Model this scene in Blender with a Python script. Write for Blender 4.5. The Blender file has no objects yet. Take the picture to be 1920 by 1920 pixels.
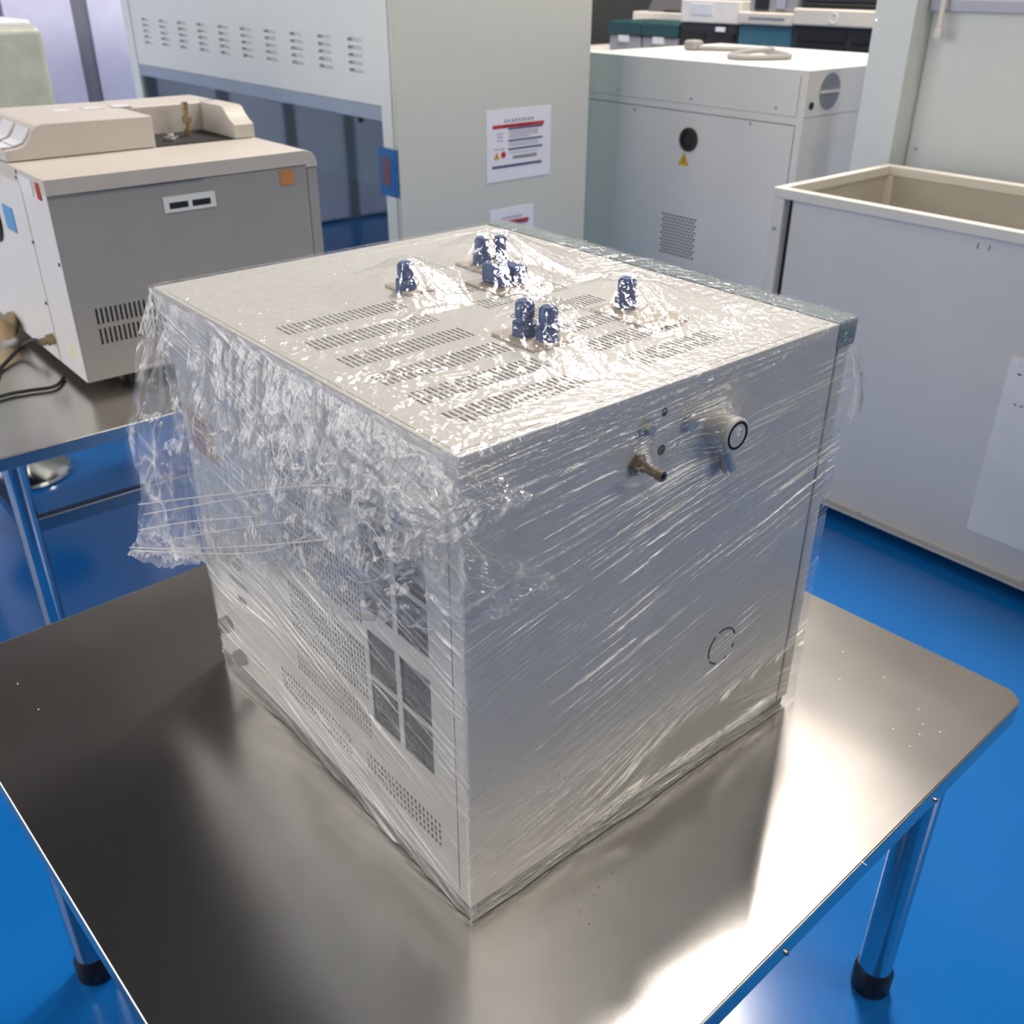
import bpy, bmesh, math, random
import numpy as np
from mathutils import Matrix, Vector

# ------------------------------------------------------------------ camera, world, light, exposure
S = bpy.context.scene
COL = S.collection
cam_data = bpy.data.cameras.new('camera')
cam_data.sensor_width = 36.0
cam_data.lens = 34.245
cam_data.clip_start = 0.02
cam_data.dof.use_dof = True
cam_data.dof.focus_distance = 1.12
cam_data.dof.aperture_fstop = 8.5
cam = bpy.data.objects.new('camera', cam_data)
COL.objects.link(cam)
cR = Vector((0.76679, -0.64190, 0.00249)); cU = Vector((0.31127, 0.37522, 0.87311)); cW = Vector((0.56138, 0.66871, -0.48752))
cam.matrix_world = Matrix(((cR.x, cU.x, -cW.x, -0.4746), (cR.y, cU.y, -cW.y, -0.6409), (cR.z, cU.z, -cW.z, 1.76385), (0, 0, 0, 1)))
S.camera = cam

S.view_settings.view_transform = 'Standard'
S.view_settings.look = 'None'
S.view_settings.gamma = 1.0
S.view_settings.use_curve_mapping = False
S.view_settings.exposure = 0.22
S.cycles.use_denoising = True
S.cycles.max_bounces = 8
S.cycles.transparent_max_bounces = 24
S.cycles.sample_clamp_indirect = 6.0

world = bpy.data.worlds.new('daylight')
S.world = world
world.use_nodes = True
wb = world.node_tree.nodes['Background']
wb.inputs[0].default_value = (1.0, 0.97, 0.96, 1)      # daylight through the open sides of the hall
wb.inputs[1].default_value = 3.4

def area(name, loc, rot, sx, sy, power, col):
    d = bpy.data.lights.new(name, 'AREA')
    d.shape = 'RECTANGLE'; d.size = sx; d.size_y = sy; d.energy = power; d.color = col
    o = bpy.data.objects.new(name, d); COL.objects.link(o)
    o.location = loc; o.rotation_euler = rot
    return o
WARM = (1.0, 0.92, 0.85)
# fluorescent tubes under the hall roof
for (lx, ly, pw, rz) in ((3.5, 2.0, 330, 0.6), (1.9, -1.2, 40, 1.57), (-1.6, -1.6, 50, 1.57), (5.2, 4.6, 190, 0.0)):
    area('ceiling_lamp', (lx, ly, 6.0), (0, 0, rz), 1.9, 0.6, pw, WARM)
area('right_fill_light', (4.3, -5.45, 4.3), (math.radians(90), 0, 0), 4.0, 1.5, 150, (1.0, 0.95, 0.86))  # unseen fill light added to brighten the -y faces, no window opening behind it

# ------------------------------------------------------------------ helpers
def lin(r, g, b):
    f = lambda c: (c / 255 / 12.92) if c / 255 <= 0.04045 else ((c / 255 + 0.055) / 1.055) ** 2.4
    return (f(r), f(g), f(b), 1.0)

def mat(name, rgb, rough=0.5, metal=0.0, var=0.04, vscale=9.0, bump=0.0, bscale=60.0, spec=0.5, stretch=None):
    m = bpy.data.materials.new(name); m.use_nodes = True
    nt = m.node_tree; n = nt.nodes; l = nt.links
    p = n['Principled BSDF']
    c = lin(*rgb)
    tc = n.new('ShaderNodeTexCoord'); mp = n.new('ShaderNodeMapping'); nz = n.new('ShaderNodeTexNoise')
    nz.inputs['Scale'].default_value = vscale; nz.inputs['Detail'].default_value = 4
    if stretch: mp.inputs['Scale'].default_value = stretch
    l.new(tc.outputs['Object'], mp.inputs[0]); l.new(mp.outputs[0], nz.inputs['Vector'])
    rp = n.new('ShaderNodeValToRGB')
    rp.color_ramp.elements[0].position = 0.3; rp.color_ramp.elements[1].position = 0.7
    rp.color_ramp.elements[0].color = (*[max(0, x * (1 - var)) for x in c[:3]], 1)
    rp.color_ramp.elements[1].color = (*[min(1, x * (1 + var)) for x in c[:3]], 1)
    l.new(nz.outputs[0], rp.inputs[0]); l.new(rp.outputs[0], p.inputs['Base Color'])
    p.inputs['Roughness'].default_value = rough; p.inputs['Metallic'].default_value = metal
    p.inputs['Specular IOR Level'].default_value = spec
    if bump:
        nb = n.new('ShaderNodeTexNoise'); nb.inputs['Scale'].default_value = bscale; nb.inputs['Detail'].default_value = 3
        bp = n.new('ShaderNodeBump'); bp.inputs['Strength'].default_value = bump; bp.inputs['Distance'].default_value = 0.01
        l.new(mp.outputs[0], nb.inputs['Vector']); l.new(nb.outputs[0], bp.inputs['Height']); l.new(bp.outputs[0], p.inputs['Normal'])
    return m

def steel_mat(name, rgb=(212, 208, 202), rough=0.23, wave=0.22):
    m = bpy.data.materials.new(name); m.use_nodes = True
    nt = m.node_tree; n = nt.nodes; l = nt.links; p = n['Principled BSDF']
    p.inputs['Metallic'].default_value = 1.0
    tc = n.new('ShaderNodeTexCoord')
    mp = n.new('ShaderNodeMapping'); mp.inputs['Scale'].default_value = (6, 420, 30)      # brushed grain
    ng = n.new('ShaderNodeTexNoise'); ng.inputs['Scale'].default_value = 2.0; ng.inputs['Detail'].default_value = 5
    l.new(tc.outputs['Object'], mp.inputs[0]); l.new(mp.outputs[0], ng.inputs['Vector'])
    rp = n.new('ShaderNodeValToRGB'); c = lin(*rgb)
    rp.color_ramp.elements[0].color = (*[x * 0.90 for x in c[:3]], 1); rp.color_ramp.elements[1].color = (*[min(1, x * 1.08) for x in c[:3]], 1)
    l.new(ng.outputs[0], rp.inputs[0]); l.new(rp.outputs[0], p.inputs['Base Color'])
    ns = n.new('ShaderNodeTexNoise'); ns.inputs['Scale'].default_value = 2.2; ns.inputs['Detail'].default_value = 1
    l.new(tc.outputs['Object'], ns.inputs['Vector'])
    mr = n.new('ShaderNodeMapRange'); mr.inputs[1].default_value = 0.3; mr.inputs[2].default_value = 0.75
    mr.inputs[3].default_value = rough * 0.9; mr.inputs[4].default_value = rough * 1.12
    l.new(ns.outputs[0], mr.inputs[0]); l.new(mr.outputs[0], p.inputs['Roughness'])
    nw = n.new('ShaderNodeTexNoise'); nw.inputs['Scale'].default_value = 2.6; nw.inputs['Detail'].default_value = 1.5
    l.new(tc.outputs['Object'], nw.inputs['Vector'])
    b1 = n.new('ShaderNodeBump'); b1.inputs['Strength'].default_value = wave; b1.inputs['Distance'].default_value = 0.03
    l.new(nw.outputs[0], b1.inputs['Height'])
    b2 = n.new('ShaderNodeBump'); b2.inputs['Strength'].default_value = 0.06; b2.inputs['Distance'].default_value = 0.001
    l.new(ng.outputs[0], b2.inputs['Height']); l.new(b1.outputs[0], b2.inputs['Normal'])
    l.new(b2.outputs[0], p.inputs['Normal'])
    return m

class MB:
    def __init__(self): self.v = []; self.f = []
    def box(self, x0, x1, y0, y1, z0, z1):
        b = len(self.v)
        self.v += [(x, y, z) for x in (x0, x1) for y in (y0, y1) for z in (z0, z1)]
        for q in ((0, 1, 3, 2), (4, 6, 7, 5), (0, 4, 5, 1), (2, 3, 7, 6), (0, 2, 6, 4), (1, 5, 7, 3)):
            self.f.append(tuple(b + i for i in q))
        return self
    def poly(self, pts):
        b = len(self.v); self.v += [tuple(p) for p in pts]; self.f.append(tuple(range(b, b + len(pts)))); return self
    def prism(self, pts, vec):
        b = len(self.v); n = len(pts); w = Vector(vec)
        self.v += [tuple(p) for p in pts] + [tuple(Vector(p) + w) for p in pts]
        self.f.append(tuple(b + i for i in range(n - 1, -1, -1))); self.f.append(tuple(b + n + i for i in range(n)))
        for i in range(n): self.f.append((b + i, b + (i + 1) % n, b + n + (i + 1) % n, b + n + i))
        return self
    def lathe(self, p0, axis, prof, n=24):           # prof: (distance along axis, radius)
        p0 = Vector(p0); a = Vector(axis).normalized()
        e = a.orthogonal().normalized(); g = a.cross(e)
        b = len(self.v)
        for (d, r) in prof:
            for k in range(n):
                t = 2 * math.pi * k / n
                self.v.append(tuple(p0 + a * d + (e * math.cos(t) + g * math.sin(t)) * r))
        for i in range(len(prof) - 1):
            for k in range(n):
                k2 = (k + 1) % n
                self.f.append((b + i * n + k, b + i * n + k2, b + (i + 1) * n + k2, b + (i + 1) * n + k))
        self.f.append(tuple(b + k for k in range(n - 1, -1, -1)))
        self.f.append(tuple(b + (len(prof) - 1) * n + k for k in range(n)))
        return self
    def cyl(self, p0, p1, r, n=20):
        d = Vector(p1) - Vector(p0); return self.lathe(p0, d, [(0, r), (d.length, r)], n)
    def ring(self, c, axis, r0, r1, h, n=28):
        c = Vector(c); a = Vector(axis).normalized(); e = a.orthogonal().normalized(); g = a.cross(e); b = len(self.v)
        for (d, r) in ((0, r0), (0, r1), (h, r1), (h, r0)):
            for k in range(n):
                t = 2 * math.pi * k / n
                self.v.append(tuple(c + a * d + (e * math.cos(t) + g * math.sin(t)) * r))
        for i in range(4):
            for k in range(n):
                self.f.append((b + i * n + k, b + i * n + (k + 1) % n, b + ((i + 1) % 4) * n + (k + 1) % n, b + ((i + 1) % 4) * n + k))
        return self
    def tube(self, pts, r, n=10, sub=8):
        P = [Vector(p) for p in pts]; path = []
        Q = [P[0]] + P + [P[-1]]
        for i in range(1, len(Q) - 2):
            for s in range(sub):
                t = s / sub
                a, b_, c, d = Q[i - 1], Q[i], Q[i + 1], Q[i + 2]
                path.append(0.5 * ((2 * b_) + (c - a) * t + (2 * a - 5 * b_ + 4 * c - d) * t * t + (3 * b_ - a - 3 * c + d) * t ** 3))
        path.append(P[-1])
        b = len(self.v); up = Vector((0.13, 0.2, 0.97)).normalized()
        for i, p in enumerate(path):
            t = (path[min(i + 1, len(path) - 1)] - path[max(i - 1, 0)]).normalized()
            e = t.cross(up)
            if e.length < 1e-3: e = t.orthogonal()
            e.normalize(); g = t.cross(e)
            for k in range(n):
                q = 2 * math.pi * k / n; self.v.append(tuple(p + (e * math.cos(q) + g * math.sin(q)) * r))
        for i in range(len(path) - 1):
            for k in range(n):
                self.f.append((b + i * n + k, b + i * n + (k + 1) % n, b + (i + 1) * n + (k + 1) % n, b + (i + 1) * n + k))
        self.f.append(tuple(b + k for k in range(n - 1, -1, -1))); self.f.append(tuple(b + (len(path) - 1) * n + k for k in range(n)))
        return self
    def holed(self, O, U, V, ul, vl, holes, depth):
        """sheet O + u*U + v*V with real rectangular holes whose walls run 'depth' behind it"""
        O = Vector(O); U = Vector(U); V = Vector(V); N = U.cross(V)
        r = lambda x: round(x, 5)
        us = sorted({0.0, r(ul)} | {r(h[0]) for h in holes} | {r(h[1]) for h in holes})
        vs = sorted({0.0, r(vl)} | {r(h[2]) for h in holes} | {r(h[3]) for h in holes})
        hs = set()
        iu = {u: i for i, u in enumerate(us)}; iv = {v: i for i, v in enumerate(vs)}
        for h in holes:
            for i in range(iu[r(h[0])], iu[r(h[1])]):
                for j in range(iv[r(h[2])], iv[r(h[3])]): hs.add((i, j))
        b = len(self.v); m = len(vs)
        self.v += [tuple(O + U * u + V * v) for u in us for v in vs]
        for j in range(m - 1):
            for i in range(len(us) - 1):
                if (i, j) not in hs:
                    self.f.append((b + i * m + j, b + (i + 1) * m + j, b + (i + 1) * m + j + 1, b + i * m + j + 1))
        for h in holes:
            c = [O + U * a + V * d for a, d in ((h[0], h[2]), (h[1], h[2]), (h[1], h[3]), (h[0], h[3]))]
            k = len(self.v); self.v += [tuple(p) for p in c] + [tuple(p - N * depth) for p in c]
            for i in range(4): self.f.append((k + i, k + 4 + i, k + 4 + (i + 1) % 4, k + (i + 1) % 4))
        return self
    def build(self, name, m, parent=None, bevel=0.0, smooth=False, label=None, seg=2):
        me = bpy.data.meshes.new(name); me.from_pydata(self.v, [], self.f); me.validate(); me.update()
        bm = bmesh.new(); bm.from_mesh(me)
        bmesh.ops.recalc_face_normals(bm, faces=bm.faces)
        bm.to_mesh(me); bm.free()
        o = bpy.data.objects.new(name, me); COL.objects.link(o); me.materials.append(m)
        adopt(o, parent)
        if bevel:
            bv = o.modifiers.new('bevel', 'BEVEL'); bv.width = bevel; bv.segments = seg; bv.limit_method = 'ANGLE'; bv.harden_normals = True
            smooth = True if smooth is False else smooth
        if smooth:
            me.polygons.foreach_set('use_smooth', [True] * len(me.polygons))
            if not bevel: me.set_sharp_from_angle(angle=math.radians(35))
        if label: o['label'] = label
        return o

def adopt(o, parent):
    if parent:
        o.parent = parent
        if parent.type == 'EMPTY': o.matrix_parent_inverse = Matrix.Translation(-parent.location)

def thing(name, loc, label, cat, group=None):
    o = bpy.data.objects.new(name, None); COL.objects.link(o); o.location = loc; o.empty_display_size = 0.1
    o['label'] = label; o['category'] = cat
    if group: o['group'] = group
    return o
def tag(o, label, cat, group=None):
    o['label'] = label; o['category'] = cat
    if group: o['group'] = group
    return o
def struct(o): o['kind'] = 'structure'; return o
def dup(o, parent, vec):
    """copy a mesh part moved by vec (shares its mesh), parented to parent"""
    c = o.copy(); COL.objects.link(c); c.parent = parent
    c.matrix_parent_inverse = o.matrix_parent_inverse.copy()
    c.location = o.location + Vector(vec)
    return c

# ------------------------------------------------------------------ noise for the film sheets
_rs = np.random.RandomState(7)
_perm = np.tile(_rs.permutation(256), 3)
_ga = _rs.rand(256) * 2 * np.pi
_gx, _gy = np.cos(_ga), np.sin(_ga)
def pn(x, y, seed=0):
    x = np.asarray(x, float) + seed * 17.31; y = np.asarray(y, float) + seed * 5.77
    xi = np.floor(x).astype(int); yi = np.floor(y).astype(int); xf = x - xi; yf = y - yi
    u = xf * xf * xf * (xf * (xf * 6 - 15) + 10); v = yf * yf * yf * (yf * (yf * 6 - 15) + 10)
    def g(i, j, a, b):
        k = _perm[_perm[(xi + i) & 255] + ((yi + j) & 255)]; return _gx[k] * a + _gy[k] * b
    n00 = g(0, 0, xf, yf); n10 = g(1, 0, xf - 1, yf); n01 = g(0, 1, xf, yf - 1); n11 = g(1, 1, xf - 1, yf - 1)
    return (n00 * (1 - u) + n10 * u) * (1 - v) + (n01 * (1 - u) + n11 * u) * v
def crumple(x, y, f, seed, octs=3):
    """creased sheet: sharp folds along the zero lines of warped noise"""
    wx = pn(x * f * 0.7, y * f * 0.7, seed + 31) * 0.8; wy = pn(x * f * 0.7, y * f * 0.7, seed + 47) * 0.8
    h = 0; a = 1.0
    for k in range(octs):
        h = h + a * (np.abs(pn(x * f + wx, y * f + wy, seed + k)) - 0.22); f *= 2.05; a *= 0.52
    return h
def streaks(a, b, seed, fa=5.0, fb=110.0):
    """tension folds that run along a and repeat across b, fading in and out"""
    wob = pn(a * 3.1, b * 4.0, seed + 9) * 0.018
    bb = b + wob
    s = np.maximum(0, pn(a * fa, bb * fb, seed)) ** 1.3 + 0.6 * np.maximum(0, pn(a * fa * 1.7, bb * fb * 2.1, seed + 3)) ** 1.3
    g = np.clip(0.5 + 1.6 * pn(a * 4.0, bb * 9.0, seed + 5), 0.05, 1.3)
    return s * g
def lines(a, b, seed, fa=3.0, fb=60.0, w=0.075):
    """long thin fold lines along a (edges where the film doubles over)"""
    bb = b + pn(a * 2.6, b * 5.0, seed + 9) * 0.02
    r = np.exp(-(pn(a * fa, bb * fb, seed) / w) ** 2)
    g = np.clip(0.15 + 2.6 * pn(a * 3.5, bb * 16.0, seed + 5), 0, 1)
    return r * g
def sstep(x, a, b):
    t = np.clip((x - a) / (b - a), 0, 1); return t * t * (3 - 2 * t)

def sheet(name, P, h_haze, m, parent, uv=None, label=None):
    """grid mesh (nu, nv, 3) -> one smooth film object with a per-vertex haze value"""
    nu, nv, _ = P.shape
    me = bpy.data.meshes.new(name)
    idx = np.arange(nu * nv).reshape(nu, nv)
    q = np.stack([idx[:-1, :-1], idx[1:, :-1], idx[1:, 1:], idx[:-1, 1:]], -1).reshape(-1, 4)
    me.vertices.add(nu * nv); me.vertices.foreach_set('co', P.reshape(-1).astype(np.float32))
    me.loops.add(q.size); me.loops.foreach_set('vertex_index', q.reshape(-1).astype(np.int32))
    me.polygons.add(len(q)); me.polygons.foreach_set('loop_start', np.arange(0, q.size, 4, dtype=np.int32))
    me.update(calc_edges=True)
    me.polygons.foreach_set('use_smooth', np.ones(len(q), dtype=bool))
    at = me.attributes.new('haze', 'FLOAT', 'POINT'); at.data.foreach_set('value', h_haze.reshape(-1).astype(np.float32))
    ul = me.uv_layers.new(name='UVMap')
    if uv is None:
        U_, V_ = np.meshgrid(np.linspace(0, 1, nu), np.linspace(0, 1, nv), indexing='ij'); uv = np.stack([U_, V_], -1)
    ul.data.foreach_set('uv', uv.reshape(-1, 2)[q.reshape(-1)].reshape(-1).astype(np.float32))
    me.materials.append(m)
    o = bpy.data.objects.new(name, me); COL.objects.link(o); adopt(o, parent)
    if label: o['label'] = label
    return o

def film_mat(name, stretch, bump, dist=0.0012, rough=0.07, base=0.07, edge=0.7):
    m = bpy.data.materials.new(name); m.use_nodes = True
    nt = m.node_tree; n = nt.nodes; l = nt.links; n.clear()
    out = n.new('ShaderNodeOutputMaterial')
    uvn = n.new('ShaderNodeUVMap'); mp = n.new('ShaderNodeMapping'); mp.inputs['Scale'].default_value = (stretch[0], stretch[1], 1)
    nz = n.new('ShaderNodeTexNoise'); nz.inputs['Scale'].default_value = 1.0; nz.inputs['Detail'].default_value = 4; nz.inputs['Distortion'].default_value = 0.6
    l.new(uvn.outputs[0], mp.inputs[0]); l.new(mp.outputs[0], nz.inputs['Vector'])
    bp = n.new('ShaderNodeBump'); bp.inputs['Strength'].default_value = bump; bp.inputs['Distance'].default_value = dist
    l.new(nz.outputs[0], bp.inputs['Height'])
    tr = n.new('ShaderNodeBsdfTransparent'); tr.inputs[0].default_value = (0.97, 0.975, 0.98, 1)
    df = n.new('ShaderNodeBsdfDiffuse'); df.inputs[0].default_value = (0.94, 0.93, 0.91, 1)
    tl = n.new('ShaderNodeBsdfTranslucent'); tl.inputs[0].default_value = (0.94, 0.93, 0.91, 1)
    hz = n.new('ShaderNodeMixShader'); hz.inputs[0].default_value = 0.45; l.new(df.outputs[0], hz.inputs[1]); l.new(tl.outputs[0], hz.inputs[2])
    at = n.new('ShaderNodeAttribute'); at.attribute_name = 'haze'
    m1 = n.new('ShaderNodeMixShader'); l.new(at.outputs['Fac'], m1.inputs[0]); l.new(tr.outputs[0], m1.inputs[1]); l.new(hz.outputs[0], m1.inputs[2])
    gl = n.new('ShaderNodeBsdfGlossy'); gl.inputs['Roughness'].default_value = rough; gl.inputs[0].default_value = (1, 1, 1, 1)
    l.new(bp.outputs[0], gl.inputs['Normal'])
    lw = n.new('ShaderNodeLayerWeight'); lw.inputs[0].default_value = 0.5; l.new(bp.outputs[0], lw.inputs['Normal'])
    pw = n.new('ShaderNodeMath'); pw.operation = 'POWER'; pw.inputs[1].default_value = 4.0; l.new(lw.outputs['Facing'], pw.inputs[0])
    ma = n.new('ShaderNodeMath'); ma.operation = 'MULTIPLY_ADD'; ma.inputs[1].default_value = edge; ma.inputs[2].default_value = base
    l.new(pw.outputs[0], ma.inputs[0])
    m2 = n.new('ShaderNodeMixShader'); l.new(ma.outputs[0], m2.inputs[0]); l.new(m1.outputs[0], m2.inputs[1]); l.new(gl.outputs[0], m2.inputs[2])
    l.new(m2.outputs[0], out.inputs['Surface'])
    return m

# ------------------------------------------------------------------ materials
M = {}
M['floor'] = mat('blue_epoxy', (18, 104, 180), 0.16, var=0.05, vscale=1.3, bump=0.03, bscale=5)
M['ceiling'] = mat('ceiling_grey', (52, 52, 52), 0.8)
M['wall'] = mat('hall_wall', (205, 205, 205), 0.7)
M['blockwall'] = mat('blocker_wall_beige', (96, 95, 92), 0.7)
M['walll'] = mat('hall_wall_dark', (62, 62, 62), 0.7)
M['lav'] = mat('panel_lilac_cast', (222, 223, 246), 0.45)  # lilac cast of the cool daylight is mixed into this colour
M['mull'] = mat('grey_mullion', (125, 127, 140), 0.45)
M['steel'] = steel_mat('brushed_steel_top')
M['steel_leg'] = steel_mat('polished_steel_tube', (190, 192, 196), 0.16, 0.05)
M['steel_dark'] = mat('steel_edge', (150, 152, 155), 0.3, 1.0)
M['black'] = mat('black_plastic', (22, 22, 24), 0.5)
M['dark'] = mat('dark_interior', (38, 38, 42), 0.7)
M['body'] = mat('machine_enamel', (209, 207, 202), 0.38, var=0.015)
M['slate'] = mat('slate_trim', (104, 124, 130), 0.45)
M['plinth'] = mat('plinth_grey', (96, 96, 98), 0.55)
M['pane'] = mat('dark_pane', (46, 48, 56), 0.25)
M['chrome'] = mat('chrome', (205, 205, 205), 0.15, 1.0)
M['satin'] = mat('satin_metal', (200, 200, 198), 0.4, 0.55)
M['brass'] = mat('dull_brass', (170, 150, 120), 0.35, 0.9)
M['bluecap'] = mat('blue_cap', (52, 84, 140), 0.35)
M['peach'] = mat('beige_fitting', (190, 180, 164), 0.5)
M['kraft'] = mat('orange_kraft_label', (190, 130, 76), 0.6, var=0.08, vscale=40)
M['ink'] = mat('dark_ink', (70, 58, 50), 0.7)
M['gc'] = mat('beige_grey_paint', (196, 190, 182), 0.42, var=0.02)
M['gcfront'] = mat('beige_grey_paint_shaded', (158, 157, 154), 0.42, var=0.02)  # lid paint darkened: shade of the front side put into the colour
M['gcside'] = mat('pale_grey_back_panel', (212, 212, 214), 0.42, var=0.02)
M['hood'] = mat('hood_white_paint', (222, 228, 226), 0.4, var=0.012)
M['hoodblue'] = mat('blue_grey_beam', (150, 165, 184), 0.4)
M['cab'] = mat('cabinet_white', (226, 223, 217), 0.36, var=0.012)
M['bin'] = mat('bin_pale_grey', (216, 212, 205), 0.42, var=0.015)
M['binrim'] = mat('bin_cream_rim', (222, 217, 206), 0.42, var=0.015)
M['bininside'] = mat('bin_inside', (190, 184, 172), 0.5)
M['alu'] = mat('bare_aluminium', (234, 230, 224), 0.45, 0.0, var=0.05, vscale=6)
M['paper'] = mat('white_paper', (232, 232, 240), 0.6, var=0.01)
M['red'] = mat('red_print', (186, 44, 52), 0.6)
M['navy'] = mat('navy_print', (66, 76, 120), 0.6)
M['grey'] = mat('grey_print', (140, 142, 150), 0.6)
M['yellow'] = mat('warning_yellow', (222, 172, 30), 0.5)
M['scrblue'] = mat('blue_bezel', (28, 104, 172), 0.3)
M['screen'] = mat('screen_dark', (96, 90, 110), 0.2)
M['cable'] = mat('grey_cable', (150, 148, 146), 0.5)
M['blackcable'] = mat('black_cable', (30, 30, 32), 0.45)
M['teal'] = mat('teal_lid', (30, 72, 74), 0.5)
M['cleargrey'] = mat('grey_bin_plastic', (140, 142, 150), 0.45)
M['beige'] = mat('instrument_beige', (206, 200, 188), 0.5)
M['charcoal'] = mat('charcoal_panel', (44, 44, 50), 0.5)
M['tealpanel'] = mat('teal_blue_panel', (52, 100, 118), 0.45)
M['wrapgreen'] = mat('wrapped_green_grey', (178, 184, 172), 0.35, var=0.08, vscale=14, bump=0.3, bscale=18)
M['bench'] = mat('bench_white', (226, 222, 216), 0.45)
M['redtag'] = mat('red_tag', (170, 40, 36), 0.5)
M['bluetag'] = mat('blue_tag', (92, 150, 206), 0.5)
M['whitetag'] = mat('white_tag', (214, 216, 222), 0.5)
M['film_side'] = film_mat('stretch_film_tight', (26, 620), 0.7, 0.0012, 0.10, 0.13, 0.5)
M['film_top'] = film_mat('stretch_film_top', (90, 90), 0.7, 0.003, 0.09, 0.10, 0.45)
M['film_loose'] = film_mat('stretch_film_loose', (20, 20), 0.5, 0.004, 0.08, 0.055, 0.40)
def glass_mat():
    m = bpy.data.materials.new('sash_glass'); m.use_nodes = True
    n = m.node_tree.nodes; l = m.node_tree.links; n.clear()
    out = n.new('ShaderNodeOutputMaterial'); tr = n.new('ShaderNodeBsdfTransparent'); tr.inputs[0].default_value = (0.62, 0.72, 0.74, 1)
    gl = n.new('ShaderNodeBsdfGlossy'); gl.inputs['Roughness'].default_value = 0.04; gl.inputs[0].default_value = (0.9, 0.95, 1, 1)
    lw = n.new('ShaderNodeLayerWeight'); lw.inputs[0].default_value = 0.5
    ma = n.new('ShaderNodeMath'); ma.operation = 'MULTIPLY_ADD'; ma.inputs[1].default_value = 0.5; ma.inputs[2].default_value = 0.09
    pw = n.new('ShaderNodeMath'); pw.operation = 'POWER'; pw.inputs[1].default_value = 3.0
    l.new(lw.outputs['Facing'], pw.inputs[0]); l.new(pw.outputs[0], ma.inputs[0])
    mx = n.new('ShaderNodeMixShader'); l.new(ma.outputs[0], mx.inputs[0]); l.new(tr.outputs[0], mx.inputs[1]); l.new(gl.outputs[0], mx.inputs[2])
    l.new(mx.outputs[0], out.inputs['Surface']); return m
M['glass'] = glass_mat()

# ------------------------------------------------------------------ the hall
struct(MB().box(-3.4, 10, -7, 8.2, -0.06, 0.0).build('floor', M['floor']))
struct(MB().box(-3.4, 10, -7, 8.2, 6.2, 6.3).build('ceiling', M['ceiling']))
wf = MB().box(-3.5, -3.4, -5.6, 0.7, 0.0, 6.2).box(-3.5, -3.4, 0.7, 6.32, 0.0, 0.8).box(-3.5, -3.4, 0.7, 6.32, 4.6, 6.2)      # unseen wall added to block daylight; its openings shape what gets in
for (ya, yb) in ((1.75, 2.15), (3.2, 3.6), (4.65, 5.05)): wf.box(-3.5, -3.4, ya, yb, 0.8, 4.6)  # piers added to break the daylight into strips for the film reflections
struct(wf.build('wall_front_blocker', M['blockwall']))
struct(MB().box(-3.4, 10, -5.6, -5.5, 0.0, 6.2).build('wall_right_blocker', M['blockwall']))  # unseen wall added to keep open daylight off the -y faces
struct(MB().box(9.0, 9.1, -7, 8.2, 0.0, 6.2).build('wall_back', M['wall']))
wl = struct(MB().box(-3.4, 10, 6.32, 6.42, 0.0, 6.2).build('wall_left', M['walll']))
px = -0.62
while px < 4.5:
    MB().box(px, px + 0.40, 6.285, 6.322, 0.02, 2.8).build('panel', M['lav'], wl, bevel=0.006)
    MB().box(px + 0.402, px + 0.498, 6.30, 6.321, 0.0, 2.8).build('mullion', M['mull'], wl)
    px += 0.50

# ------------------------------------------------------------------ near steel table
TT = 0.75
ta = 0.0376
def tpt(a, b, z=TT):
    return (-0.3425 + a * math.cos(ta) - b * math.sin(ta), -0.2878 + a * math.sin(ta) + b * math.cos(ta), z)
TL, TW = 1.2813, 1.2434
tab = thing('steel_worktable', (0.25, 0.33, 0), 'near brushed stainless steel worktable carrying the film wrapped oven', 'table')
def rrect(a0, a1, b0, b1, r, n=8):
    p = []
    for (cx, cy, s) in ((a1 - r, b0 + r, -90), (a1 - r, b1 - r, 0), (a0 + r, b1 - r, 90), (a0 + r, b0 + r, 180)):
        for k in range(n + 1):
            t = math.radians(s + 90 * k / n); p.append((cx + r * math.cos(t), cy + r * math.sin(t)))
    return p
top = MB().prism([tpt(a, b, TT - 0.0385) for a, b in rrect(0, TL, 0, TW, 0.035)], (0, 0, 0.0385))
top.build('tabletop', M['steel'], tab, bevel=0.0035, seg=3)
leg_at = [(0.085, TW - 0.10), (TL - 0.068, 0.088), (0.085, 0.085), (TL - 0.085, TW - 0.085)]
leg0 = foot0 = None
for i, (a, b) in enumerate(leg_at):
    x, y, _ = tpt(a, b)
    if leg0 is None:
        x0, y0 = x, y
        leg0 = MB().lathe((x, y, 0.055), (0, 0, 1), [(0, 0.031), (TT - 0.0937, 0.031)], 32).build('leg', M['steel_leg'], tab, smooth=True)
        foot0 = MB().lathe((x, y, 0.0), (0, 0, 1), [(0, 0.033), (0.006, 0.037), (0.05, 0.037), (0.062, 0.032)], 32).build('rubber_foot', M['black'], leg0, smooth=True)
    else:
        lg = dup(leg0, tab, (x - x0, y - y0, 0)); dup(foot0, lg, (0, 0, 0))
for (a, b) in ((TL - 0.29, 0.0), (0.62, 0.0)):
    x, y, _ = tpt(a, b, 0); 
    MB().lathe((x, y + 0.004, TT - 0.028), (0.0376, -1, 0), [(0, 0.004), (0.006, 0.004), (0.008, 0.002)], 12).build('screw', M['chrome'], tab, smooth=True)

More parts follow.
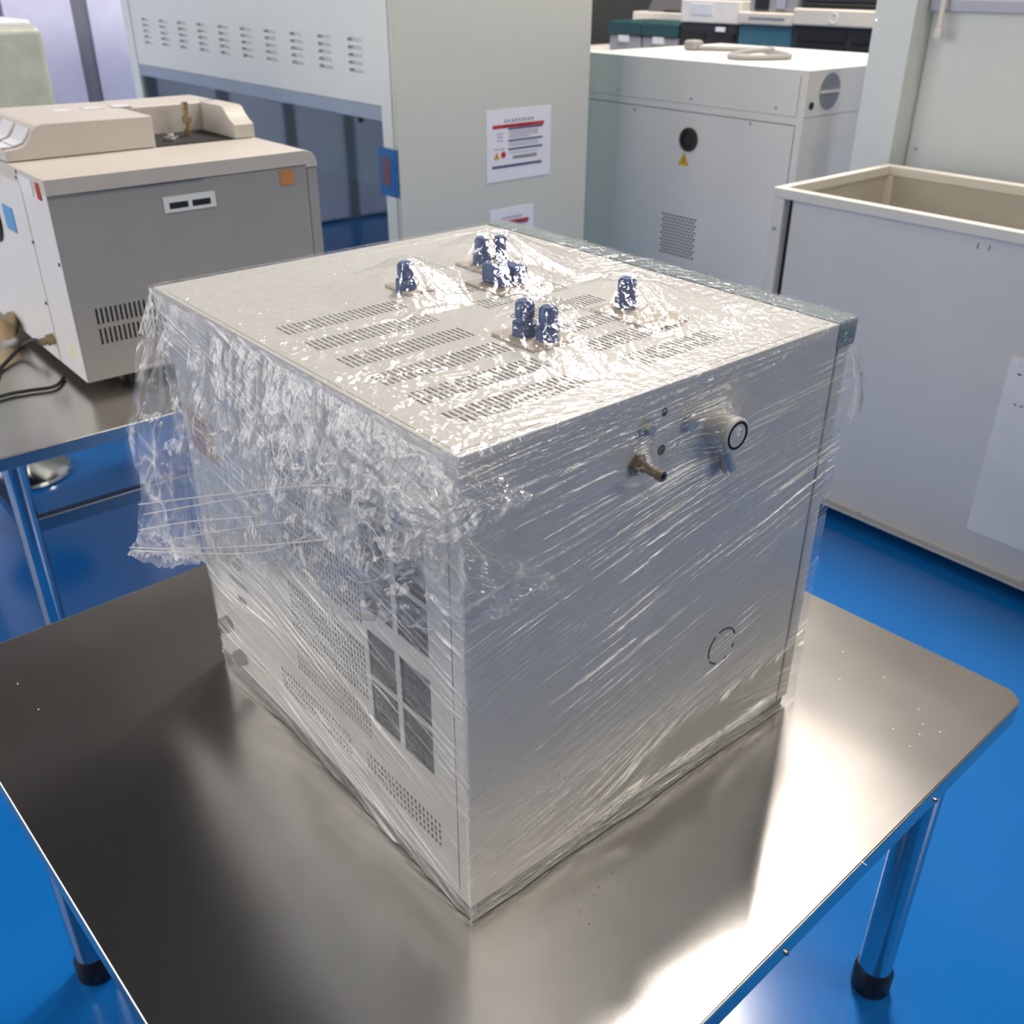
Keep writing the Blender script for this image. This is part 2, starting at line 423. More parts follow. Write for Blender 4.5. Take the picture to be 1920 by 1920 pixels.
M['scratch'] = mat('bright_scratch', (226, 222, 214), 0.5, 0.3)
def scratch(pts, w):
    m = MB()
    for (a, b) in zip(pts[:-1], pts[1:]):
        a = Vector(a); b = Vector(b); n = Vector((-(b - a).y, (b - a).x)).normalized() * w
        m.prism([(p.x, p.y, TT - 0.0002) for p in (a - n, b - n, b + n, a + n)], (0, 0, 0.0004))
    m.build('scratch', M['scratch'], tab)
scratch([(0.4213, -0.1938), (0.450, -0.1985), (0.480, -0.2055)], 0.0007)
scratch([(0.3713, -0.1835), (0.3722, -0.190), (0.3765, -0.194), (0.3748, -0.199), (0.379, -0.2047)], 0.0005)
scratch([(0.4423, -0.2289), (0.4425, -0.245), (0.4441, -0.2634)], 0.0004)
scratch([(0.309, -0.2494), (0.3166, -0.2518)], 0.0005)
for (x, y) in ((0.8128, 0.0168), (0.8057, -0.0664), (0.7456, -0.0217), (0.7759, -0.1443), (0.7491, -0.167), (0.7046, -0.144), (0.7536, -0.1926), (0.6898, -0.1803), (0.7244, -0.1759), (-0.2895, 0.8235), (-0.2834, 0.7373)):
    MB().lathe((x, y, TT - 0.0002), (0, 0, 1), [(0, 0.0016), (0.0006, 0.001)], 8).build('pale_speck', M['scratch'], tab)
for (x, y) in ((0.1817, -0.0613), (0.1268, -0.048), (0.1534, -0.0659), (0.1822, -0.092), (0.1407, -0.0712), (0.109, -0.0776), (0.1063, -0.0973), (0.1784, -0.076)):
    MB().lathe((x, y, TT - 0.0002), (0, 0, 1), [(0, 0.0011), (0.0006, 0.0007)], 8).build('dark_speck', M['plinth'], tab)

# ------------------------------------------------------------------ wrapped oven
ZB, ZT, W, D = 0.7706, 1.375, 0.636, 0.707
ov = thing('wrapped_oven', (0.3, 0.33, TT), 'large pale grey laboratory oven wrapped in crumpled clear stretch film on the near table', 'machine')
XR = 0.600                                     # body ends here, then the gap and the rear strip
DB = 0.672
holes = []
Lz = lambda z: z - ZB
def bank(lst, a0, a1, b0, b1, pa, pb, wa, wb):
    na = int((a1 - a0) / pa); nb = max(1, round((b1 - b0) / pb))
    for i in range(na):
        for j in range(nb):
            u = a0 + i * pa; v = b0 + j * pb
            lst.append((u, u + wa, v, v + wb))
# left face, measured along +y (from the near edge) and z
lh = []
for y0, y1 in ((0.056, 0.232), (0.262, 0.46)): bank(lh, y0, y1, Lz(0.826), Lz(0.866), 0.0084, 0.0105, 0.0046, 0.0072)
for z0, z1 in ((0.897, 0.942), (0.962, 1.045), (1.078, 1.160), (1.182, 1.262)): bank(lh, 0.203, 0.402, Lz(z0), Lz(z1), 0.0074, 0.0096, 0.0040, 0.0068)
panes = []
for y0, y1 in ((0.064, 0.124), (0.134, 0.192)):
    for z0, z1 in ((0.937, 1.003), (1.010, 1.078), (1.108, 1.172), (1.179, 1.262)):
        lh.append((y0, y1, Lz(z0), Lz(z1))); panes.append((y0, y1, z0, z1))
lh.append((0.0200, 0.0222, 0.012, Lz(1.345)))                       # shadow gap by the near edge
body = MB()
# left face seen from -x : u along -y so that the normal points to -x
flip = [(DB - b, DB - a, c, d) for a, b, c, d in lh]
body.holed((0, DB, ZB), (0, -1, 0), (0, 0, 1), DB, ZT - ZB, flip, 0.002)
# right face (normal -y)
rh = []
body.holed((0, 0, ZB), (1, 0, 0), (0, 0, 1), XR, ZT - ZB, rh, 0.002)
# top (normal +z)
th = []
for k, y0 in enumerate((0.057, 0.121, 0.189, 0.258, 0.330, 0.402)):
    for (xa, xb) in ((0.048, 0.232), (0.300, 0.452)):
        bank(th, xa, xb, y0, y0 + 0.040, 0.0074, 0.0195, 0.0034, 0.0172)
th += [(0.006, 0.594, 0.0115, 0.0128), (0.006, 0.0073, 0.0128, DB - 0.01)]
body.holed((0, 0, ZT), (1, 0, 0), (0, 1, 0), XR, DB, th, 0.002)
body.poly([(XR, 0, ZB), (XR, DB, ZB), (XR, DB, ZT), (XR, 0, ZT)])
body.poly([(0, DB, ZB), (0, DB, ZT), (XR, DB, ZT), (XR, DB, ZB)])
body.poly([(0, 0, ZB), (0, DB, ZB), (XR, DB, ZB), (XR, 0, ZB)])
body.build('body', M['body'], ov)
MB().box(0.008, XR - 0.008, 0.008, DB - 0.008, ZB + 0.006, ZT - 0.006).build('inner_shell', M['dark'], ov)
MB().box(0.012, 0.622, 0.03, DB - 0.03, TT + 0.0008, ZB).build('plinth', M['plinth'], ov)
MB().box(0.012, 0.622, 0.002, 0.0298, TT + 0.0008, ZB).build('base_rail', M['plinth'], ov, bevel=0.002)
MB().box(0.606, 0.630, 0.0, DB, ZB - 0.004, ZT - 0.03).build('rear_strip', M['body'], ov, bevel=0.002)
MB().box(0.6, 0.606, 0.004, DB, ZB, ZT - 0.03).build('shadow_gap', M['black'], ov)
MB().box(0.598, 0.640, -0.002, D, ZT - 0.034, ZT + 0.002).build('rear_trim', M['slate'], ov, bevel=0.004, label='slate grey trim bar along the rear top edge')
MB().box(0.0, 0.598, DB, D, ZT - 0.03, ZT).build('lid_overhang', M['body'], ov, bevel=0.003)
for (y0, y1, z0, z1) in panes:
    MB().box(0.003, 0.007, y0 - 0.001, y1 + 0.001, z0 - 0.001, z1 + 0.001).build('window_pane', M['pane'], ov)
# round latch button, lever and gas fittings on the right face
nb = MB().lathe((0.372, 0.002, 1.300), (0, -1, 0), [(0, 0.021), (0.032, 0.0205), (0.0335, 0.0185)], 36).build('latch_button', M['body'], ov, smooth=True)
MB().ring((0.372, -0.0312, 1.300), (0, -1, 0), 0.0145, 0.0172, 0.0012).build('button_ring', M['black'], nb)
MB().lathe((0.375, -0.008, 1.288), (0.30, -0.12, -0.95), [(0, 0.0065), (0.018, 0.007), (0.040, 0.010), (0.046, 0.009)], 20).build('latch_lever', M['satin'], ov, smooth=True)
nz_ = MB().lathe((0.240, 0.001, 1.293), (0, -1, 0), [(0, 0.0135), (0.004, 0.0135), (0.0042, 0.009), (0.010, 0.009), (0.0105, 0.0055), (0.034, 0.0048)], 6).build('gas_nozzle', M['brass'], ov)
MB().ring((0.240, -0.031, 1.293), (0, -1, 0), 0.003, 0.0062, 0.008, 20).build('nozzle_tip', M['brass'], nz_)
MB().lathe((0.250, 0.001, 1.334), (0, -1, 0), [(0, 0.012), (0.004, 0.012), (0.0045, 0.006), (0.012, 0.006)], 6).build('gas_port', M['satin'], ov)
MB().lathe((0.322, 0.001, 1.322), (0, -1, 0), [(0, 0.011), (0.008, 0.011), (0.010, 0.008)], 24).build('round_plug', M['satin'], ov, smooth=True)
kn = MB()
for a0, a1 in ((20, 110), (125, 200), (212, 250), (285, 300), (330, 345)):
    for k in range(a0, a1, 5):
        p = [(0.440 + r * math.cos(math.radians(t)), -0.0008, 0.952 + r * math.sin(math.radians(t))) for t, r in ((k, 0.0262), (k + 5, 0.0262), (k + 5, 0.0288), (k, 0.0288))]
        kn.prism(p, (0, 0.0008, 0))
kn.build('knockout_ring', M['ink'], ov)
for (x, z, r) in ((0.279, 1.2985, 0.0062), (0.2795, 1.344, 0.0048)):
    MB().lathe((x, 0.0006, z), (0, -1, 0), [(0, r), (0.001, r)], 24).build('bolt_hole', M['dark'], ov)
for (y, z) in ((0.360, 1.336), (0.331, 1.334)):
    MB().lathe((0.0006, y, z), (-1, 0, 0), [(0, 0.006), (0.001, 0.006)], 24).build('bolt_hole', M['dark'], ov)
# mounting plates and blue caps under the film on top
for (xa, xb, ya, yb) in ((0.395, 0.47, 0.46, 0.53), (0.345, 0.42, 0.36, 0.44), (0.25, 0.30, 0.44, 0.50), (0.235, 0.305, 0.165, 0.245), (0.395, 0.465, 0.13, 0.24)):
    MB().box(xa, xb, ya, yb, ZT, ZT + 0.004).build('mounting_plate', M['peach'], ov, bevel=0.001)
caps = [(0.262, 0.464, 0.040, 0.0115, 'v'), (0.424, 0.500, 0.042, 0.0115, 'v'), (0.450, 0.490, 0.042, 0.010, 'v'), (0.436, 0.214, 0.042, 0.012, 'v'),
        (0.262, 0.214, 0.046, 0.012, 'v'), (0.272, 0.183, 0.044, 0.0115, 'v')]
for (x, y, h, r, _) in caps:
    c = MB().lathe((x, y, ZT), (0, 0, 1), [(0, r * 1.25), (h * 0.42, r * 1.25), (h * 0.44, r * 0.85), (h * 0.55, r * 0.85), (h * 0.57, r), (h * 0.9, r), (h, r * 0.75)], 20).build('blue_cap', M['bluecap'], ov, smooth=True)
MB().box(0.362, 0.378, 0.375, 0.425, ZT + 0.004, ZT + 0.03).build('blue_cap', M['bluecap'], ov, bevel=0.004)
MB().box(0.380, 0.404, 0.372, 0.412, ZT + 0.004, ZT + 0.030).build('blue_cap', M['bluecap'], ov, bevel=0.004)
# left face: kraft label and knobs near the rear bottom
lb = MB().box(-0.0012, 0.0, 0.565, 0.648, 1.150, 1.212).build('kraft_label', M['kraft'], ov, label='orange brown label with printed lines')
for i in range(5):
    MB().box(-0.0016, -0.0011, 0.575, 0.638, 1.160 + i * 0.0105, 1.1625 + i * 0.0105).build('printed_line', M['ink'], lb)
for (y, z) in ((0.628, 0.845), (0.592, 0.800)):
    MB().lathe((0.001, y, z), (-1, 0, 0), [(0, 0.014), (0.012, 0.014), (0.018, 0.010)], 20).build('side_knob', M['plinth'], ov, smooth=True)
for (y, z) in ((0.560, 0.985), (0.548, 0.955), (0.575, 0.955), (0.560, 0.925)):
    MB().box(-0.001, 0.001, y - 0.013, y + 0.013, z - 0.004, z + 0.004).build('side_slot', M['dark'], ov)

# --- the film
def grid(n0, n1): return np.meshgrid(np.linspace(0, 1, n0), np.linspace(0, 1, n1), indexing='ij')
# right face
nu, nv = 330, 800
uu, vv = grid(nu, nv)
X = -0.006 + uu * 0.650; Z = 0.7515 + vv * (ZT + 0.004 - 0.7515)
ang = np.radians(13) * (1 - 0.8 * sstep(Z, 1.20, 1.37)) - np.radians(11) * (1 - sstep(Z, 0.76, 0.86))
# streak coordinates: along / across the pull of the film
across = Z - np.tan(np.radians(13) * (1 - 0.75 * sstep(Z, 1.15, 1.38)) * (sstep(Z, 0.755, 0.88))) * X
sa, sb = X, across
st = streaks(sa, sb, 3, 3.6, 75)
ln = np.maximum(lines(sa, sb, 33, 2.6, 46), 0.8 * lines(sa, sb, 77, 3.4, 95, 0.11))
base_gather = (1 - sstep(Z, 0.772, 0.80))
H = 0.0016 + st * 0.0085 + ln * 0.0016 + base_gather * (0.002 + 0.0022 * np.abs(pn(X * 4, Z * 420, 8)))
near_fit = np.exp(-(((X - 0.30) / 0.10) ** 2 + ((Z - 1.315) / 0.035) ** 2))
H += near_fit * (0.004 + 0.010 * np.maximum(0, crumple(X, Z, 26, 5)))
H += 0.030 * np.exp(-(((X - 0.372) / 0.030) ** 2 + ((Z - 1.300) / 0.030) ** 2)) + 0.026 * np.exp(-(((X - 0.24) / 0.022) ** 2 + ((Z - 1.293) / 0.02) ** 2))
H += sstep(Z, 1.30, 1.375) * 0.004 * np.abs(crumple(X, Z, 30, 11))
act = 0.25 + 0.75 * np.clip(0.35 + 1.9 * pn(X * 4.2, across * 7, 15) + 1.1 * np.exp(-(((X - 0.22) / 0.16) ** 2 + ((Z - 1.03) / 0.14) ** 2)), 0, 1.3)
ln = ln * act
hz_ = 0.02 + 0.10 * np.clip(st, 0, 1) + 0.46 * ln + 0.04 * np.clip(0.4 + pn(X * 5, across * 14, 4), 0, 1) + 0.10 * base_gather
P = np.stack([X, -0.001 - H, Z], -1)
sheet('film_side_wrap', P, np.clip(hz_, 0, 0.6), M['film_side'], ov, np.stack([sa, sb], -1), 'taut clear film with slanting stretch streaks on the right face')
# left face
uu, vv = grid(360, 800)
Y = -0.006 + uu * 0.700; Z = 0.7515 + vv * (ZT + 0.004 - 0.7515)
across = Z - np.tan(np.radians(14)) * Y * 1.0
sa, sb = Y, across
st = streaks(sa, sb, 21, 3.2, 70)
ln = np.maximum(lines(sa, sb, 53, 2.2, 44), 0.8 * lines(sa, sb, 87, 3.0, 90, 0.11))
up = sstep(Z, 1.10, 1.30)
H = 0.0016 + st * 0.009 * (1 - 0.5 * up) + ln * 0.0016 + up * (0.004 + 0.005 * np.abs(crumple(Y, Z, 15, 14, 2)))
H += 0.016 * sstep(Y, 0.45, 0.63) * (1 - sstep(Y, 0.64, 0.692)) * (1 - 0.3 * up)
H *= sstep(Y, -0.006, 0.03) * 0.8 + 0.2
band = np.exp(-((across - (1.03 - 0.19)) / 0.022) ** 2)
hz_ = 0.05 + 0.14 * np.clip(st, 0, 1) + 0.48 * ln + 0.05 * up + 0.42 * band * (0.5 + 0.5 * np.clip(st * 2, 0, 1)) * sstep(Y, 0.12, 0.3) * (1 - up) + 0.04 * sstep(Y, 0.4, 0.62)
P = np.stack([-0.001 - H, Y * (1 - 0.035 * (1 - sstep(Z, 0.80, 1.25))), Z], -1)
sheet('film_side_wrap', P, np.clip(hz_, 0, 0.7), M['film_side'], ov, np.stack([sa, sb], -1), 'clear film pulled down in streaks over the vented left face')
# top
uu, vv = grid(560, 600)
X = -0.008 + uu * 0.650; Y = -0.008 + vv * 0.718
tent = np.zeros_like(X)
tips = [(x, y, h + 0.003) for (x, y, h, r, _) in caps] + [(0.37, 0.40, 0.032), (0.392, 0.39, 0.032)]
for (x, y, h) in tips:
    r = np.sqrt((X - x) ** 2 + (Y - y) ** 2)
    tent = np.maximum(tent, h * np.clip(1 - np.maximum(0, r - 0.012) / (h * 2.6), 0, 1) ** 1.4)
rad = 0
for (x, y, h) in tips[:6]:
    r = np.sqrt((X - x) ** 2 + (Y - y) ** 2); th_ = np.arctan2(Y - y, X - x)
    rad = rad + np.exp(-r / 0.09) * np.maximum(0, pn(th_ * 4.5 + x * 31, r * 5, 3)) * sstep(r, 0.008, 0.03)
edge = np.minimum(np.minimum(X + 0.008, 0.642 - X), np.minimum(Y + 0.008, 0.71 - Y))
mid = sstep(edge, 0.0, 0.10)
lft = 1 - sstep(X, 0.0, 0.16)
a_ = X * 0.97 - Y * 0.22; b_ = X * 0.22 + Y * 0.97
stt = streaks(a_, b_, 41, 7, 60)
cr = np.abs(crumple(X, Y, 22, 40, 3))
H = 0.0025 + tent + 0.010 * rad + 0.0042 * stt * (0.4 + mid) + (0.0045 * mid * sstep(Y, 0.62, 0.2) + 0.006 * lft) * cr
hz_ = 0.035 + 0.16 * np.clip(stt, 0, 1) + 0.10 * cr * (mid + lft) + 0.10 * np.clip(rad, 0, 1) + 0.05 * lft
P = np.stack([X, Y, ZT + H], -1)
drop = np.maximum(0, 0.006 - np.minimum(X + 0.008, Y + 0.008))
P[..., 2] -= drop * 0.9
sheet('film_top_wrap', P, np.clip(hz_, 0, 0.6), M['film_top'], ov, np.stack([X, Y], -1), 'crinkled clear film tented over the blue caps')

# hanging, crumpled tails of film
def curve(pts, n):
    pts = np.array(pts, float); d = np.r_[0, np.cumsum(np.linalg.norm(np.diff(pts, axis=0), axis=1))]; d /= d[-1]
    t = np.linspace(0, 1, n)
    return np.stack([np.interp(t, d, pts[:, k]) for k in range(3)], -1)
def flap(name, top, bot, nrm, nu, nv, amp, f, seed, haze, side=None, rag=0.012, label=None, sag=0.02):
    T = curve(top, nu)[:, None, :]; B = curve(bot, nu)[:, None, :]
    s, t = grid(nu, nv)
    ragg = (pn(s[:, 0] * 26, s[:, 0] * 0 + seed, seed + 2) + 0.6 * pn(s[:, 0] * 70, s[:, 0] * 0, seed + 4)) * rag
    P = T + (B - T) * t[..., None]
    P[..., 2] += ragg[:, None] * t
    if side is not None:                              # free left edge follows its own outline, blended into the sheet
        c = curve(side, nv)[None, :, :]; w = np.exp(-(s / 0.10) ** 2)[..., None]
        P = P * (1 - w) + (c + (P - P[:1])) * w
    ln = np.linalg.norm(T - B, axis=-1).max() 
    wid = np.linalg.norm(np.diff(P[:, 0], axis=0), axis=1).sum()
    gx = s * max(wid, 0.2); gy = t * max(ln, 0.1)
    wq = 0.35 * pn(gx * 8, gy * 8, seed)
    dr = np.abs(pn(gx * 15 + wq, gy * 2.2, seed + 7)) * 1.5 + 0.5 * np.abs(pn(gx * 34 + wq * 2, gy * 5, seed + 8))
    h = 0.75 * crumple(gx, gy, f, seed, 2) + 0.8 * dr - 0.3
    fold = np.exp(-(pn(gx * 15 + wq, gy * 2.2, seed + 7) / 0.045) ** 2) + 0.8 * np.exp(-(pn(gx * f * 1.1 + wq * 3, gy * f * 0.8, seed + 61) / 0.03) ** 2) + 0.7 * np.exp(-(pn(gx * f * 2.6 - gy * f, gy * f * 2.2 + gx * f, seed + 71) / 0.05) ** 2)
    n = np.array([[nrm(k / (nu - 1)) for k in range(nu)]]).reshape(nu, 1, 3)
    grow = (0.25 + 0.75 * sstep(t, 0.0, 0.35)) * amp
    P = P + n * ((h + 0.35) * grow + sag * np.sin(np.pi * np.clip(t, 0, 1)))[..., None]
    hem = sstep(t, 0.93, 1.0)
    hz = haze * (0.6 + 0.5 * np.clip(np.abs(h), 0, 1)) + 0.5 * fold * np.clip(0.5 + 1.6 * pn(gx * 7, gy * 7, seed + 66), 0, 1) + 0.22 * hem
    return sheet(name, P, np.clip(hz, 0, 0.75), M['film_loose'], ov, np.stack([gx, gy], -1), label)
nL = lambda s: (-1.0, 0.0, 0.0) if s < 0.72 else tuple(Vector((-1, 0, 0)).lerp(Vector((0, -1, 0)), min(1, (s - 0.72) / 0.12)).normalized())
botA = [(-0.076, 0.804, 0.923), (-0.056, 0.74, 0.915), (-0.033, 0.617, 0.981), (-0.029, 0.472, 1.055), (-0.029, 0.355, 1.099), (-0.028, 0.237, 1.150), (-0.036, 0.208, 1.112),
        (-0.034, 0.094, 1.160), (-0.035, -0.006, 1.210), (-0.005, -0.030, 1.216), (0.039, -0.026, 1.203), (0.089, -0.022, 1.222)]
topA = [(-0.003, 0.712, 1.372), (-0.004, 0.60, 1.371), (-0.004, 0.45, 1.371), (-0.004, 0.33, 1.371), (-0.004, 0.20, 1.370), (-0.005, 0.09, 1.368), (-0.006, 0.0, 1.355), (-0.004, -0.008, 1.300), (0.021, -0.012, 1.275), (0.058, -0.014, 1.250), (0.087, -0.014, 1.236)]
sideA = [(-0.004, 0.700, 1.374), (-0.018, 0.705, 1.316), (-0.025, 0.719, 1.233), (-0.037, 0.761, 1.154), (-0.034, 0.764, 1.06), (-0.031, 0.766, 1.025), (-0.052, 0.794, 0.957), (-0.076, 0.804, 0.923)]
flap('film_tail', topA, botA, nL, 520, 300, 0.018, 9, 60, 0.08, sideA, label='loose crumpled film skirt hanging over the left face')
# second, bunched layer over the near half
botB = [(-0.030, 0.42, 1.10), (-0.034, 0.33, 1.13), (-0.040, 0.25, 1.15), (-0.042, 0.17, 1.165), (-0.044, 0.09, 1.20), (-0.032, 0.0, 1.285), (0.006, -0.022, 1.312), (0.020, -0.026, 1.326), (0.040, -0.024, 1.322), (0.066, -0.022, 1.316)]
topB = [(-0.005, 0.50, 1.372), (-0.005, 0.36, 1.372), (-0.005, 0.27, 1.372), (-0.005, 0.18, 1.372), (-0.006, 0.09, 1.371), (-0.006, 0.0, 1.368), (0.008, -0.006, 1.362), (0.022, -0.008, 1.358), (0.040, -0.009, 1.354), (0.058, -0.010, 1.338)]
flap('film_tail', topB, botB, nL, 440, 220, 0.027, 13, 90, 0.10, rag=0.02, label='bunched film gathered round the near top corner', sag=0.012)
# inner layer at the rear left, where the skirt hangs in long folds
botC = [(-0.060, 0.79, 0.935), (-0.045, 0.72, 0.94), (-0.026, 0.64, 0.975), (-0.022, 0.50, 1.03), (-0.02, 0.40, 1.06)]
topC = [(-0.003, 0.704, 1.371), (-0.003, 0.66, 1.371), (-0.003, 0.60, 1.371), (-0.003, 0.53, 1.371), (-0.003, 0.48, 1.371)]
flap('film_tail', topC, botC, lambda s: (-1, 0, 0), 220, 240, 0.014, 7, 120, 0.12, rag=0.02, label='inner film fold hanging at the rear left corner', sag=0.01)
# small torn scrap at the far top corner
botD = [(0.628, -0.030, 1.27), (0.645, -0.020, 1.235), (0.652, 0.0, 1.24)]
topD = [(0.618, -0.006, 1.345), (0.64, -0.006, 1.345), (0.645, 0.01, 1.345)]
flap('film_tail', topD, botD, lambda s: (0.6, -0.8, 0), 60, 60, 0.008, 22, 150, 0.08, rag=0.02, label='small film scrap hanging at the right rear corner', sag=0.006)

# twisted strands of film that tie the skirt back
def strand_mat():
    m = bpy.data.materials.new('film_strand'); m.use_nodes = True
    n = m.node_tree.nodes; l = m.node_tree.links; p = n['Principled BSDF']
    p.inputs['Base Color'].default_value = (0.86, 0.87, 0.88, 1); p.inputs['Roughness'].default_value = 0.15; p.inputs['Alpha'].default_value = 0.55
    nz = n.new('ShaderNodeTexNoise'); nz.inputs['Scale'].default_value = 90; mr = n.new('ShaderNodeMapRange'); mr.inputs[3].default_value = 0.1; mr.inputs[4].default_value = 0.9
    l.new(nz.outputs[0], mr.inputs[0]); l.new(mr.outputs[0], p.inputs['Alpha'])
    return m
M['strand'] = strand_mat()
for k, pts in enumerate([[(-0.075, 0.702, 1.04), (-0.048, 0.483, 1.149), (-0.048, 0.227, 1.278), (-0.048, 0.132, 1.325)], [(-0.075, 0.795, 0.926), (-0.048, 0.649, 0.987), (-0.048, 0.366, 1.131), (-0.048, 0.166, 1.246)], [(-0.075, 0.743, 0.988), (-0.048, 0.581, 1.065), (-0.048, 0.368, 1.178)], [(-0.048, 0.098, 1.285), (-0.048, 0.069, 1.271), (-0.048, 0.068, 1.24), (-0.048, 0.097, 1.213), (-0.048, 0.151, 1.203)], [(-0.075, 0.649, 1.021), (-0.048, 0.465, 1.104), (-0.048, 0.268, 1.204)]]):
    for j in range((2, 2, 1, 1, 1)[k]):
        q = [(x - 0.003 * j, y + 0.008 * math.sin(9 * i + j), z + (0.009 - 0.006 * i) * j + 0.007 * math.sin(5 * i + 2 * j + k)) for i, (x, y, z) in enumerate(pts)]
        MB().tube(q, 0.0013 if k < 3 else 0.0009, 6, 10).build('film_strand', M['strand'], ov, smooth=True)

# ------------------------------------------------------------------ far steel table
ft = thing('steel_worktable', (0.5, 2.3, 0), 'far stainless steel table under the beige chromatograph', 'table')
MB().box(-0.55, 1.25, 1.72, 2.95, TT - 0.035, TT).build('tabletop', M['steel'], ft, bevel=0.003)
l1 = None
for (x, y) in ((-0.035, 1.80), (1.17, 1.80), (-0.035, 2.87), (1.17, 2.87)):
    if l1 is None:
        l1 = MB().lathe((x, y, 0.055), (0, 0, 1), [(0, 0.027), (TT - 0.09, 0.027)], 28).build('leg', M['steel_leg'], ft, smooth=True)
        f1 = MB().lathe((x, y, 0), (0, 0, 1), [(0, 0.03), (0.05, 0.033), (0.06, 0.028)], 28).build('rubber_foot', M['black'], l1, smooth=True)
        xx, yy = x, y
    else:
        lg = dup(l1, ft, (x - xx, y - yy, 0)); dup(f1, lg, (0, 0, 0))
MB().box(-0.03, 1.16, 1.785, 1.815, 0.497, 0.535).build('crossbar', M['steel_dark'], ft, bevel=0.003)
MB().box(-0.05, -0.02, 1.80, 2.87, 0.497, 0.535).build('crossbar', M['steel_dark'], ft, bevel=0.003)

# ------------------------------------------------------------------ chromatograph on the far table
gc = thing('chromatograph', (0.6, 2.4, TT), 'beige grey boxy chromatograph with stepped top cover on the far table', 'machine')
GX0, GX1, GY0, GY1, GZ0, GZ1 = 0.235, 0.985, 1.984, 2.86, 0.782, 1.310
gh = []
for z0 in (0.933, 0.878):
    for i in range(26):
        u = 0.290 - GX0 + i * 0.0128; gh.append((u, u + 0.0058, z0 - GZ0, z0 + 0.043 - GZ0))
gh.append((0.952 - GX0, 0.9545 - GX0, 0.02, 1.262 - GZ0)); gh.append((0.9545 - GX0, 0.984 - GX0, 1.2595 - GZ0, 1.262 - GZ0))
b = MB()
b.holed((GX0, GY0, GZ0), (1, 0, 0), (0, 0, 1), GX1 - GX0, 1.268 - GZ0, gh, 0.003)
b.poly([(GX1, GY0, GZ0), (GX1, GY1, GZ0), (GX1, GY1, 1.268), (GX1, GY0, 1.268)])
b.poly([(GX0, GY1, GZ0), (GX0, GY1, 1.268), (GX1, GY1, 1.268), (GX1, GY1, GZ0)])
b.poly([(GX0, GY0, GZ0), (GX0, GY1, GZ0), (GX1, GY1, GZ0), (GX1, GY0, GZ0)])
b.build('body', M['gcfront'], gc)
MB().box(GX0 + 0.006, GX1 - 0.01, GY0 + 0.006, GY1 - 0.01, GZ0 + 0.006, 1.262).build('inner_shell', M['dark'], gc)
MB().box(GX0 - 0.003, GX0 + 0.003, GY0 + 0.002, GY0 + 0.21, GZ0, 1.300).build('back_panel', M['gcside'], gc, bevel=0.001)
MB().box(GX0 - 0.003, GX0 + 0.003, GY0 + 0.218, GY1, GZ0, 1.300).build('back_panel', M['gcside'], gc, bevel=0.001)
# lid with a rounded far end (profile in xz swept along y)
pr_ = [(GX0 - 0.004, 1.270), (GX0 - 0.004, GZ1), (0.945, GZ1)]
for k in range(1, 7):
    t = math.radians(90 - 15 * k); pr_.append((0.945 + 0.042 * math.cos(t), GZ1 - 0.042 + 0.042 * math.sin(t)))
pr_ += [(0.987, 1.262), (0.95, 1.262), (0.95, 1.270)]
MB().prism([(x, GY0 - 0.004, z) for x, z in pr_], (0, GY1 - GY0 + 0.004, 0)).build('lid', M['gc'], gc, bevel=0.002)
MB().box(0.2345, 0.639, 1.9795, 1.9815, 1.2665, 1.2695).build('lid_lip', M['steel_dark'], gc)
# upper cover: cove-ended left block, rear block and right cheek around an open well
cv = [(0.232, 1.312), (0.640, 1.312), (0.640, 1.397), (0.345, 1.400), (0.325, 1.396), (0.312, 1.384), (0.300, 1.365), (0.286, 1.350), (0.262, 1.344), (0.234, 1.342)]
MB().prism([(x, 2.28, z) for x, z in cv], (0, 0.42, 0)).build('top_cover', M['gc'], gc, bevel=0.004)
MB().box(0.638, 0.945, 2.50, 2.70, 1.312, 1.398).build('top_cover', M['gc'], gc, bevel=0.006)
ck = [(2.28, 1.312), (2.28, 1.352), (2.30, 1.360), (2.325, 1.376), (2.345, 1.394), (2.36, 1.398), (2.52, 1.398), (2.52, 1.312)]
MB().prism([(0.885, y, z) for y, z in ck], (0.065, 0, 0)).build('side_cheek', M['gc'], gc, bevel=0.003)
MB().box(0.645, 0.880, 2.285, 2.498, 1.3105, 1.3135).build('oven_well', M['dark'], gc)
MB().lathe((0.80, 2.42, 1.313), (0, 0, 1), [(0, 0.012), (0.02, 0.012), (0.022, 0.006), (0.036, 0.006), (0.038, 0.013), (0.056, 0.013), (0.058, 0.007), (0.076, 0.007), (0.078, 0.010), (0.096, 0.010)], 16).build('injector', M['brass'], gc, smooth=True)
MB().lathe((0.72, 2.36, 1.313), (0, 0, 1), [(0, 0.022), (0.012, 0.022), (0.014, 0.012), (0.022, 0.012)], 16).build('port_nut', M['chrome'], gc, smooth=True)
for i in range(3):
    MB().box(0.232, 0.258, 2.295 + i * 0.135, 2.400 + i * 0.135, 1.3445, 1.349).build('cove_window', M['whitetag'], gc, bevel=0.001)
    q = [(0.263, 1.347), (0.287, 1.353), (0.301, 1.368), (0.314, 1.387), (0.310, 1.390), (0.297, 1.372), (0.284, 1.357), (0.262, 1.351)]
    MB().prism([(x, 2.295 + i * 0.135, z) for x, z in q], (0, 0.105, 0)).build('cove_window', M['whitetag'], gc)
for i in range(3):
    MB().box(0.45 + i * 0.085, 0.50 + i * 0.085, 2.50, 2.56, 1.398, 1.4005).build('top_pale_patch', M['gcside'], gc)  # flat pale patches on the cover top
pl = MB().holed((0.520, 1.980, 1.192), (1, 0, 0), (0, 0, 1), 0.145, 0.040, [(0.014, 0.067, 0.008, 0.025), (0.078, 0.131, 0.008, 0.025)], 0.003)
